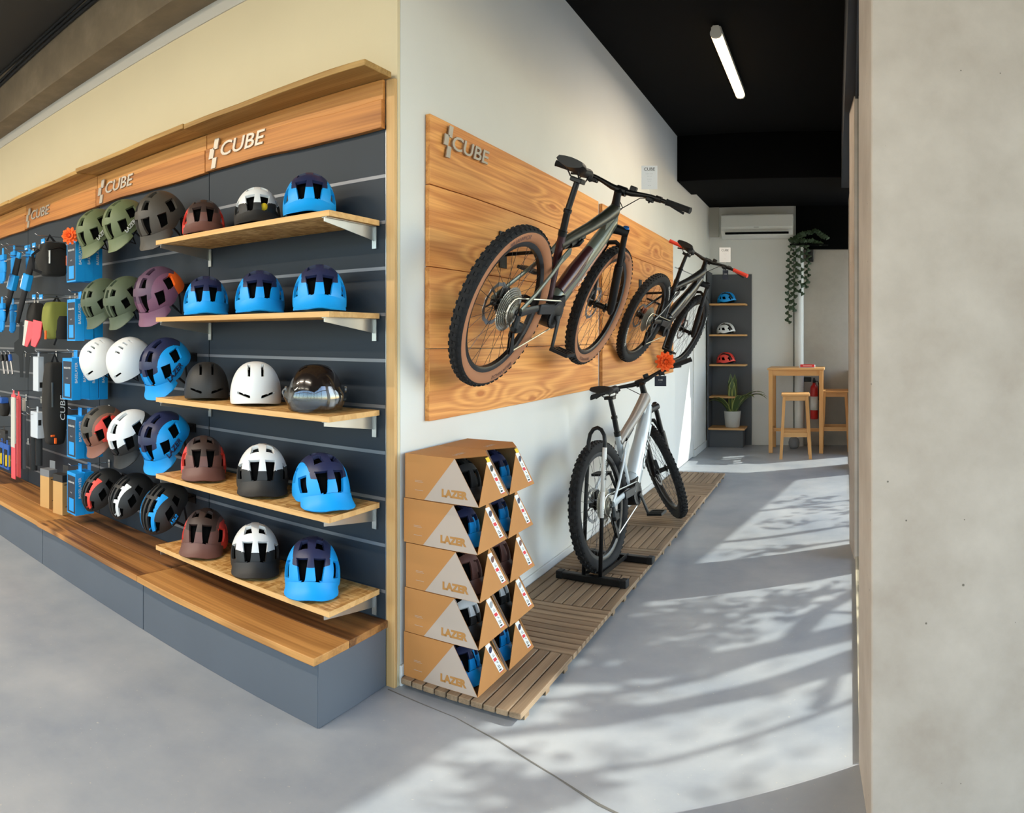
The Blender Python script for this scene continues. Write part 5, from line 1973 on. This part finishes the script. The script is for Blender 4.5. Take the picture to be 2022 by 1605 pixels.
# gloves on blue cards
def glove(px, py, Y, label, turn=0.0):
    x, z = CYL(px, Y), zat(px, py, Y)
    t = thing('cycling_glove', label, 'glove', (x, Y, z), (0, 0, turn), 'blue cycling gloves')
    g = MB().box((-.048, -.014, -.07), (.048, .014, .03), ch=.010)
    for q in range(4):
        cx_ = -.036 + q * .024
        g.tube([(cx_, 0, -.06), (cx_ * 1.08, -.004, -.11), (cx_ * 1.1, -.010, -.135 - (.012 if q in (1, 2) else 0))], [.0125, .0115, .009], 8)
    g.tube([(.044, 0, .0), (.066, -.008, -.035), (.070, -.012, -.065)], [.014, .013, .010], 8)
    g.build('glove', 'glove_blue', t, smooth=50)
    MB().box((-.045, -.016, .03), (.045, .016, .075), ch=.006).build('cuff', 'glove_blue', t)
    for q in range(4):
        MB().box((.0475, -.010, -.055 + q * .024), (.0495, .010, -.049 + q * .024)).build('rib', 'white_print', t)
    MB().prism([(-.02, .075), (.02, .075), (.014, .125), (-.014, .125)], -.002, .002, 'Y').build('hang_tab', 'carton_blue', t)
    hook(x, z + .118, 'chrome hook carrying the ' + label, .28)
    return t


glove(6, 522, 2.05, 'blue cycling glove hanging at the left edge in the top row')
glove(28, 515, 2.18, 'blue cycling glove half hidden behind the arm warmers')
glove(58, 515, 2.26, 'blue cycling glove hanging behind the saddle bag')
glove(4, 618, 2.04, 'frontmost blue cycling glove at the left edge in the second row')
glove(26, 620, 2.16, 'blue cycling glove second from the left in the second row')

# hook-end price clips
for k, (px, py, lab) in enumerate(((52, 489, 'light blue price clip above the arm warmer'), (67, 484, 'light blue price clip second from the saddle bag'), (85, 476, 'light blue price clip nearest the saddle bag'),
                                   (67, 586, 'light blue price clip left of the green bag'), (81, 586, 'light blue price clip nearest the green bag'))):
    Y = 2.06
    x, z = CYL(px, Y), zat(px, py, Y)
    t = thing('price_clip', lab, 'price tag', (x, Y, z), group='light blue price clips')
    MB().box((-.026, -.004, -.016), (.026, .004, .016), ch=.002).build('clip', 'carton_blue', t)
    MB().box((-.012, -.0046, -.014), (.020, -.0036, -.006)).build('white_slip', 'white_print', t)
    hook(x, z, 'chrome hook ending in the ' + lab, YL - Y - .004)

# black pouch, tool packs
soft_bag('tool_pouch', 'small black pouch with a blue header at the left edge', 'pouch', CYL(8, 2.15), zat(8, 805, 2.15), .11, .08, .13, 'bag_black', 21, (.8, 1, .8), 2.15, [('blue_header', MB().box((-.05, -.045, .04), (.05, .02, .085), ch=.004), 'blue_print')])
hook(CYL(8, 2.15), zat(8, 805, 2.15) + .09, 'chrome hook carrying the small black pouch', .24)
soft_bag('tool_pouch', 'black knee pad pouch hanging left of the green bag', 'pouch', CYL(72, 2.2), zat(72, 625, 2.2), .15, .13, .20, 'bag_black', 27, (.8, 1, .7), 2.2)
hook(CYL(72, 2.2), zat(72, 625, 2.2) + .10, 'chrome hook carrying the black knee pad pouch', .24)
for k, (px, py, lab) in enumerate(((4, 898, 'blue-framed tool pack with yellow tool at the left edge'), (14, 902, 'blue-framed tool pack with yellow tool beside the red packets'))):
    packet('tool_pack', lab, 'packet', px, py, .10, .20, .02, 'blue_print', 2.16, [('tool', MB().box((-.03, -.016, -.08), (.03, -.009, .06), ch=.003), 'black_plastic'), ('yellow_tool', MB().box((.012, -.022, -.07), (.032, -.010, .02), ch=.004), 'yellow_print'), ('yellow_tool', MB().box((.0495, -.008, -.07), (.0515, .006, .02)), 'yellow_print')])
for k, (px, lab) in enumerate(((6, 'steel multitool hanging at the left edge in the third row'), (14, 'steel multitool second from the left in the third row'), (22, 'blue-handled multitool beside the fender sheet'))):
    x, z = CYL(px, 2.18), zat(px, 720, 2.18)
    t = thing('multitool', lab, 'tool', (x, 2.18, z), (0, R(-20), 0), group='small tools in the third row')
    MB().tube([(0, 0, .07), (0, 0, -.08)], [(.010, .007), (.013, .009)], 8).build('shaft', 'steel', t, smooth=40)
    MB().box((-.016, -.012, .03), (.016, .012, .085), ch=.004).build('handle', 'blue_print' if k == 2 else 'black_plastic', t)
    MB().tube([(0, 0, .085), (0, .0, .11)], .004, 6).build('loop', 'steel', t)
    hook(x, z + .10, 'chrome hook carrying the ' + lab, .2)
packet('tool_pack', 'dark tool pack hanging at the left edge above the plinth', 'packet', 8, 862, .10, .11, .03, 'pack_black', 2.18, [('silver_tool', MB().box((.05, -.01, -.04), (.052, .01, .03)), 'steel')])

# two kraft cartons with hang tabs standing on the plinth
for k, (px, py, mat, lab) in enumerate(((96, 945, 'pack_grey', 'kraft carton with grey top standing on the plinth'), (122, 955, 'pack_black', 'kraft carton with black top standing on the plinth'))):
    Y = 2.13
    x = CYL(px, Y)
    t = thing('kraft_carton', lab, 'carton', (x, Y, .2755), (0, 0, R(12)), 'kraft cartons on the plinth')
    MB().box((-.05, -.035, 0), (.05, .035, .215)).build('carton_body', 'pack_kraft', t)
    MB().box((-.0505, -.0355, .215), (.0505, .0355, .262)).build('top_band', mat, t)
    MB().prism([(-.03, .262), (.03, .262), (.03, .315), (-.03, .315)], .033, .035, 'Y').build('hang_tab', mat, t)
    MB().box((.0506, -.02, .195), (.0512, .015, .2)).box((.0506, -.01, .05), (.0512, .005, .054)).build('print', 'black_print', t)['kind'] = 'stuff'
# ================================================================== FAR END OF THE PASSAGE
flat('ac_white', 'd9d8d2', 0.4)
flat('cabinet_grey', '4c4e52', 0.55)
wood('beech', 'dda768', 'bb8042', 'Z', 1.2, 0.55, contrast=0.25, rings=4)
wood('beech_flat', 'e0ad70', 'bd8446', 'X', 1.2, 0.5, contrast=0.25, rings=4)
flat('leaf_green', '43572f', 0.5)
flat('leaf_margin', '9aa05a', 0.5)
flat('ivy_green', '2c3f24', 0.6)
flat('pot_white', 'b9b6ae', 0.7)
flat('pipe_white', 'dcdcd8', 0.4)
flat('extinguisher_red', 'c42620', 0.35)
flat('stone_grey', '8d8e90', 0.8)

# air conditioner
t = thing('air_conditioner', 'white split air conditioner high on the far white wall', 'air conditioner', (-1.035, YB, 2.76))
prof = [(0, 0), (-.10, 0), (-.16, .03), (-.205, .085), (-.22, .14), (-.22, .29), (-.21, .305), (0, .305)]
MB().prism(prof, -.475, .475, 'X').build('housing', 'ac_white', t, bevel=.006)
MB().box((-.42, -.211, .045), (.42, -.16, .068), M=Matrix.Rotation(0, 4, 'X')).build('air_slot', 'foam', t)
MB().box((-.42, -.2255, .072), (.42, -.18, .079)).build('louvre', 'ac_white', t)
MB().box((-.475, -.2212, .1), (.475, -.2195, .102)).build('panel_seam', 'pack_grey', t)
MB().box((-.04, -.2222, .125), (.03, -.2208, .132)).build('badge', 'steel', t)

# corner shelf unit
t = thing('corner_shelf', 'dark grey corner shelf unit with wooden boards at the far wall', 'shelf unit', (-1.68, YB - .003, 0))
MB().box((0, -.020, .0), (.555, 0, 2.29)).build('back_panel', 'cabinet_grey', t)
MB().box((0, -.30, .0), (.020, -.020, 2.31)).build('side_panel', 'cabinet_grey', t)
MB().box((.021, -.27, .0), (.47, -.021, .235)).build('base_box', 'cabinet_grey', t, bevel=.003)
for i, z in enumerate((.245, .655, 1.076, 1.47, 1.878)):
    d = -.33 if i == 0 else -.26
    MB().box((.021, d, z - .012), (.50, -.021, z + .012)).build('board', 'beech_flat', t, bevel=.002)
SH = {'blue': 1.890, 'white': 1.482, 'red': 1.088}
helmet('road', {'*': 'shell_blue', 'side_stripe': 'shell_black'}, 'small bright blue helmet on the dark corner shelf unit', (-1.44, YB - .15, SH['blue'] + .002), R(60), 0, .98, 'helmets in the corner shelf unit')
helmet('road', {'*': 'shell_white', 'side_stripe': 'shell_black'}, 'small white helmet on the dark corner shelf unit', (-1.45, YB - .15, SH['white'] + .002), R(60), 0, .98, 'helmets in the corner shelf unit')
helmet('road', {'*': 'shell_red', 'side_stripe': 'shell_black'}, 'small red helmet on the dark corner shelf unit', (-1.45, YB - .15, SH['red'] + .002), R(60), 0, .98, 'helmets in the corner shelf unit')

# snake plant
PX, PY, PZ = -1.36, YB - .19, .2575
t = thing('potted_plant', 'snake plant with drooping leaves in a pale pot on the corner shelf', 'plant', (PX, PY, PZ))
MB().lathe([(.0, 0), (.085, 0), (.095, .01), (.112, .19), (.114, .215), (.106, .215), (.104, .19), (.0, .185)], 28).build('pot', 'pot_white', t, smooth=40)
MB().lathe([(.0, .188), (.10, .188), (.10, .1885)], 20).build('soil', 'foam', t)


def blade(base, heading, length, width, lean0, droop, parent, margin=True):
    """tapered strap leaf: rises at lean0 from upright, droops along its length"""
    n = 9
    p = Vector(base)
    ang = lean0
    out = Vector((math.cos(heading), math.sin(heading), 0))
    side = Vector((-math.sin(heading), math.cos(heading), 0))
    vs, fs, mi = [], [], []
    for i in range(n + 1):
        u = i / n
        w_ = width * (.55 + .9 * u - 1.1 * u * u) * (1 if u < .8 else max(.03, (1 - u) / .2))
        d = out * math.sin(ang) + Vector((0, 0, 1)) * math.cos(ang)
        nn = d.cross(side)
        fold = .25 * w_
        for k, f in enumerate((-1, -.72, 0, .72, 1)):
            vs.append(p + side * (w_ * f) + nn * (fold * (abs(f) - .5)))
        p = p + d * (length / n)
        ang += droop / n * (0.4 + 1.2 * u)
    m_ = MB()
    for i in range(n):
        for k in range(4):
            a = i * 5 + k
            fs.append((a, a + 1, a + 6, a + 5))
            mi.append(1 if k in (0, 3) else 0)
    m_.v, m_.f, m_.m = [tuple(v) for v in vs], fs, mi
    return m_.build('leaf', ['leaf_green', 'leaf_margin'], parent, smooth=True)


rl = random.Random(12)
for i in range(7):
    a = 2 * PI * i / 7 + .3
    blade((.03 * math.cos(a), .03 * math.sin(a), .185), a, rl.uniform(.40, .58), .070, .04, .10, t)
for a, L_, dr in ((-.12, .56, 2.1), (-.5, .62, 1.9), (-1.1, .50, 1.7), (-3.0, .34, 1.5), (3.5, .34, 1.8), (-2.2, .42, 1.6), (-.05, .36, 1.1), (-.25, .46, 1.4), (-2.4, .30, .9), (-.35, .60, 2.3), (-.8, .56, 2.0), (-2.75, .34, 1.2), (-2.6, .38, 2.0), (-.15, .42, .7)):
    blade((.05 * math.cos(a), .05 * math.sin(a), .185), a, L_, .055, .45, dr, t)

# bar table
t = thing('bar_table', 'tall beech bar table against the far concrete wall', 'table', (-.495, 9.00, 0))
MB().box((-.355, -.27, 1.035), (.355, .27, 1.060), ch=.003).build('table_top', 'beech_flat', t)
for sx in (-1, 1):
    for sy in (-1, 1):
        MB().box((sx * .315 - .025, sy * .235 - .025, 0), (sx * .315 + .025, sy * .235 + .025, 1.035), ch=.003).build('leg', 'beech', t)
for sy in (-1, 1):
    MB().box((-.29, sy * .235 - .011, .965), (.29, sy * .235 + .011, 1.035)).build('apron', 'beech_flat', t)
for sx in (-1, 1):
    MB().box((sx * .315 - .011, -.21, .965), (sx * .315 + .011, .21, 1.035)).build('apron', 'beech_flat', t)
    MB().box((sx * .315 - .012, -.21, .24), (sx * .315 + .012, .21, .28)).build('stretcher', 'beech_flat', t)
MB().box((-.303, -.012, .24), (.303, .012, .28)).build('stretcher', 'beech_flat', t)


def stool(x, y, rz, label):
    t = thing('bar_stool', label, 'stool', (x, y, 0), (0, 0, rz), 'beech bar stools')
    MB().box((-.17, -.16, .745), (.17, .16, .770), ch=.004).build('seat', 'beech_flat', t)
    top, bot = .135, .175
    for sx in (-1, 1):
        for sy in (-1, 1):
            b = MB()
            q = [(-.018, -.018), (.018, -.018), (.018, .018), (-.018, .018)]
            vs = [(sx * bot + a, sy * (bot - .01) + c, 0) for a, c in q] + [(sx * top + a, sy * (top - .01) + c, .745) for a, c in q]
            b.add(vs, [(3, 2, 1, 0), (4, 5, 6, 7), (0, 1, 5, 4), (1, 2, 6, 5), (2, 3, 7, 6), (3, 0, 4, 7)])
            b.build('leg', 'beech', t)
    for sy in (-1, 1):
        MB().box((-.125, sy * .127 - .009, .69), (.125, sy * .127 + .009, .745)).build('apron', 'beech_flat', t)
        MB().box((-.15, sy * .15 - .009, .26), (.15, sy * .15 + .009, .31)).build('stretcher', 'beech_flat', t)
    for sx in (-1, 1):
        MB().box((sx * .137 - .009, -.125, .69), (sx * .137 + .009, .125, .745)).build('apron', 'beech_flat', t)
        MB().box((sx * .157 - .009, -.145, .34), (sx * .157 + .009, .145, .38)).build('stretcher', 'beech_flat', t)
    return t


stool(-.485, 8.50, R(4), 'beech bar stool standing in front of the tall table')
stool(-.005, 9.05, R(0), 'beech bar stool at the right end of the tall table')

# card holder on the table
t = thing('card_holder', 'small card holder with red print on the tall table', 'card holder', (-.36, 8.90, 1.0605))
MB().box((-.10, -.04, 0), (.10, .04, .035), ch=.003).build('tray', 'pack_clear', t)
MB().box((-.085, -.0415, .008), (.095, -.0395, .042)).build('card', 'red_print', t)
MB().box((-.05, -.0425, .02), (.06, -.041, .028)).build('print', 'white_print', t)

# fire extinguisher
t = thing('fire_extinguisher', 'red fire extinguisher on the far wall behind the tall table', 'extinguisher', (-.285, YB - .055, .36))
MB().lathe([(0, 0), (.048, 0), (.052, .012), (.052, .40), (.045, .435), (.022, .46), (.020, .48), (0, .48)], 22).build('cylinder', 'extinguisher_red', t, smooth=40)
MB().lathe([(.016, .48), (.02, .485), (.02, .515), (.012, .53), (0, .53)], 14).box((-.012, -.075, .51), (.012, .02, .522)).box((-.010, -.07, .535), (.010, .02, .545)).build('valve_handle', 'black_metal', t)
MB().tube([(.018, 0, .50), (.05, -.01, .50), (.066, -.01, .45), (.064, -.01, .25)], .007, 8).build('hose', 'black_rubber', t, smooth=True)
MB().lathe([(.0525, .12), (.0525, .30)], 22).build('label_band', 'white_print', t, smooth=True)
MB().box((-.03, .050, .30), (.03, .0545, .38)).build('wall_bracket', 'steel', t)

# pipe, socket, bowl, spotlight
p = MB().lathe([(.062, 0), (.062, 2.66)], 24, M=Matrix.Translation((-.485, YB - .045, .0))).build('drain_pipe', 'pipe_white', smooth=40)
tag(p, 'white vertical drain pipe between the white and concrete far walls', 'pipe')
c = MB().tube([(-.557, YB - .008, .0), (-.557, YB - .008, 2.62)], .005, 6).build('wall_gap_line', 'black_rubber')  # dark gap beside the pipe drawn in as a thin black tube
tag(c, 'thin dark line drawn for the gap beside the white drain pipe', 'cable')
t = thing('wall_socket', 'small black socket box on the far wall under the tall table top', 'socket', (-.375, YB + .03, .88))
MB().box((-.05, -.04, -.03), (.05, 0, .03), ch=.004).build('box', 'black_plastic', t)
MB().box((-.03, -.042, -.02), (.03, -.039, .02)).build('cover', 'black_metal', t)
bw = MB().lathe([(0, 0), (.05, 0), (.068, .03), (.072, .07), (.060, .12), (.03, .143), (0, .147)], 24, M=Matrix.Translation((-.545, 9.18, 0))).build('stone_lantern_ball', 'stone_grey', smooth=True)
tag(bw, 'round grey object on the floor under the tall table', 'ornament')
bw.name = 'round_ornament'
t = thing('wall_spotlamp', 'small black speaker box below the ivy by the white pipe', 'spotlamp', (-.345, YB + .03, 2.53))
MB().box((-.05, -.13, -.08), (.05, -.03, .08), ch=.006).build('cabinet', 'black_plastic', t)  # body of the black spotlight
MB().box((-.042, -.132, -.07), (.042, -.1295, .07)).build('grille', 'black_metal', t)
MB().box((-.015, -.03, -.015), (.015, 0, .015)).build('mount', 'black_metal', t)


# trailing ivy
def ivy(pts, label, n, seed):
    t = thing('trailing_ivy', label, 'plant', pts[0], group='ivy strands above the pipe')
    o = Vector(pts[0])
    P = [Vector(p) - o for p in pts]
    MB().tube(P, .004, 5).build('stem', 'ivy_green', t, smooth=True)
    rnd = random.Random(seed)
    lf = MB()
    seg = [(P[i + 1] - P[i]).length for i in range(len(P) - 1)]
    tot = sum(seg)
    for i in range(n):
        s = tot * (i + .5) / n
        k = 0
        while k < len(seg) - 1 and s > seg[k]:
            s -= seg[k]
            k += 1
        p = P[k].lerp(P[k + 1], min(1, s / seg[k]))
        sd = 1 if i % 2 else -1
        yaw = rnd.uniform(-.5, .5)
        sz = rnd.uniform(.040, .058)
        M = Matrix.Translation(p + Vector((sd * .022, rnd.uniform(-.03, -.005), rnd.uniform(-.01, .01)))) @ Matrix.Rotation(yaw, 4, 'Z') @ Matrix.Rotation(sd * rnd.uniform(.2, .9), 4, 'Y') @ Matrix.Rotation(rnd.uniform(-.5, .2), 4, 'X')
        q = [(0, .0, .25), (.42, .06, .42), (.62, .1, .05), (.38, .06, -.35), (0, .0, -.85), (-.38, .06, -.35), (-.62, .1, .05), (-.42, .06, .42)]
        vs = [(a * sz, b_ * sz, c * sz) for a, b_, c in q] + [(0, -.08 * sz, -.1 * sz)]
        lf.add(vs, [(j, (j + 1) % 8, 8) for j in range(8)], M)
    tag(lf.build('leaves', 'ivy_green', t), kind='stuff')


YI = YB - .16
ivy([(-.56, YI, 2.74), (-.60, YI - .02, 2.55), (-.615, YI, 2.1), (-.62, YI, 1.62)], 'longest ivy strand hanging at the left of the white pipe', 26, 1)
ivy([(-.53, YI, 2.74), (-.52, YI - .03, 2.5), (-.535, YI - .02, 2.15), (-.56, YI, 1.78)], 'ivy strand hanging just left of the white pipe', 22, 2)
ivy([(-.47, YI, 2.74), (-.455, YI - .05, 2.5), (-.45, YI - .04, 1.98)], 'short ivy strand hanging in front of the white pipe', 14, 3)
ivy([(-.40, YI, 2.72), (-.36, YI - .02, 2.5), (-.37, YI, 2.25), (-.40, YI, 2.08)], 'ivy strand hanging at the right of the white pipe', 16, 4)
ivy([(-.58, YI, 2.72), (-.42, YI - .03, 2.80), (-.25, YI, 2.84), (-.12, YI, 2.74)], 'ivy spray spreading sideways above the white pipe', 30, 5)
ivy([(-.55, YI - .02, 2.70), (-.38, YI - .04, 2.72), (-.20, YI, 2.68)], 'lower ivy spray spreading sideways above the speaker box', 20, 6)
iv = MB().box((-.60, YI - .06, 2.655), (-.10, YB - .03, 2.668)).build('plant_ledge', 'beam_black')
tag(iv, 'narrow black ledge from which the ivy trails', 'ledge')

# cables along the concrete beam
for k, (dy, dz, lab) in enumerate(((0, 0, 'upper black cable along the concrete ceiling beam'), (.012, -.045, 'middle black cable along the concrete ceiling beam'), (0, -.085, 'lower black cable along the concrete ceiling beam'))):
    b = MB().tube([(x, 2.155 + dy * math.sin(x * 3), 3.60 + dz + .012 * math.sin(x * 1.7 + k)) for x in np.linspace(XL + .1, -2.0, 24)], .011, 8).build('ceiling_cable', 'black_rubber', smooth=True)
    tag(b, lab, 'cable', 'cables on the beam')

# ================================================================== STREET TREE outside the shop window (casts the branch shadows)
flat('bark', '5a4c3e', 0.9, bump=0.6, scale=40)
flat('street_leaf', '4d6630', 0.6)
floor_pt = lambda px, py: (lambda rho, th: Vector((rho * math.sin(th), rho * math.cos(th), 0)))(FPX * EYE / (py - CPY), (px - CPX) / FPX)


def up_sun(p, x):
    return p - SUN_D * ((x - p.x) / (-SUN_D.x))


tr = thing('street_tree', 'leafy street tree standing outside the shop window', 'tree', (3.9, 5.6, -.02))
tb = Vector((3.9, 5.6, -.02))
BR = [([(930, 1454), (1067, 1438), (1172, 1427), (1277, 1406), (1381, 1385), (1486, 1364), (1591, 1333), (1688, 1296)], [.026, .034, .040, .046, .054, .062, .070, .075]),
      ([(1056, 1385), (1172, 1375), (1277, 1359), (1381, 1338), (1486, 1302), (1565, 1260), (1591, 1233), (1617, 1207), (1688, 1170)], [.016, .024, .026, .030, .036, .042, .046, .046, .05]),
      ([(1612, 1401), (1638, 1359), (1650, 1330)], [.025, .028, .03]),
      ([(936, 1569), (1030, 1545), (1172, 1522), (1300, 1505)], [.008, .012, .014, .016]),
      ([(1540, 1225), (1617, 1207), (1688, 1210)], [.014, .018, .02]),
      ([(1500, 1009), (1590, 998), (1677, 987)], [.022, .026, .030]),
      ([(1431, 1070), (1518, 1061), (1600, 1049), (1677, 1037)], [.026, .030, .036, .040]),
      ([(1422, 1116), (1496, 1092), (1572, 1081), (1677, 1066)], [.014, .020, .024, .028])]
for pts, rad in BR:
    W_ = [up_sun(floor_pt(*p), 3.2) - tb for p in pts]
    # carry the limb on to the trunk
    e = W_[-1]
    W_.append(Vector((0.1, (e.y) * .5, max(1.6, e.z - .25))))
    rad = rad + [rad[-1] * 1.1]
    MB().tube(W_, rad, 9).build('limb', 'bark', tr, smooth=True)
MB().tube([(0, 0, 0), (.03, .02, .9), (0, 0, 1.9), (.1, -.05, 2.9), (.15, -.1, 4.2), (.2, .0, 5.4)], [.16, .13, .12, .10, .07, .03], 12).build('trunk', 'bark', tr, smooth=True)
rnd = random.Random(31)
lf = MB()


def clump(c, rad_, n):
    for _ in range(n):
        d = Vector((rnd.gauss(0, 1), rnd.gauss(0, 1), rnd.gauss(0, 1))) * rad_ * .5
        M = Matrix.Translation(c + d) @ Euler((rnd.uniform(0, 6), rnd.uniform(0, 6), rnd.uniform(0, 6))).to_matrix().to_4x4()
        s = rnd.uniform(.035, .065)
        lf.add([(0, -s, 0), (s * .5, 0, s * .15), (0, s, 0), (-s * .5, 0, s * .15)], [(0, 1, 2, 3)], M)


for px, py, r_, n in ((1140, 1225, .22, 90), (1200, 1252, .22, 110), (1270, 1245, .24, 120), (1330, 1222, .22, 120), (1400, 1205, .22, 100), (1245, 1290, .18, 70), (1330, 1285, .18, 60),
                      (1420, 1255, .16, 50), (1210, 1325, .16, 60), (1100, 1300, .16, 40), (1290, 1318, .12, 40), (1000, 1560, .18, 70), (1080, 1540, .14, 40), (1560, 1195, .16, 50), (1640, 1165, .18, 60),
                      (1590, 990, .22, 40), (1620, 1005, .2, 40), (1590, 1030, .2, 40), (1540, 1085, .14, 25), (1180, 1400, .10, 25)):
    clump(up_sun(floor_pt(px, py), 3.2) - tb, r_, n)
for k in range(26):       # crown above, beyond the slab edge
    a, rr = rnd.uniform(0, 6.28), rnd.uniform(.2, 1.5)
    clump(Vector((.5 + math.cos(a) * rr, math.sin(a) * rr * 1.6 + .3, rnd.uniform(4.9, 6.3))), .5, 60)
tag(lf.build('foliage', 'street_leaf', tr), kind='stuff')
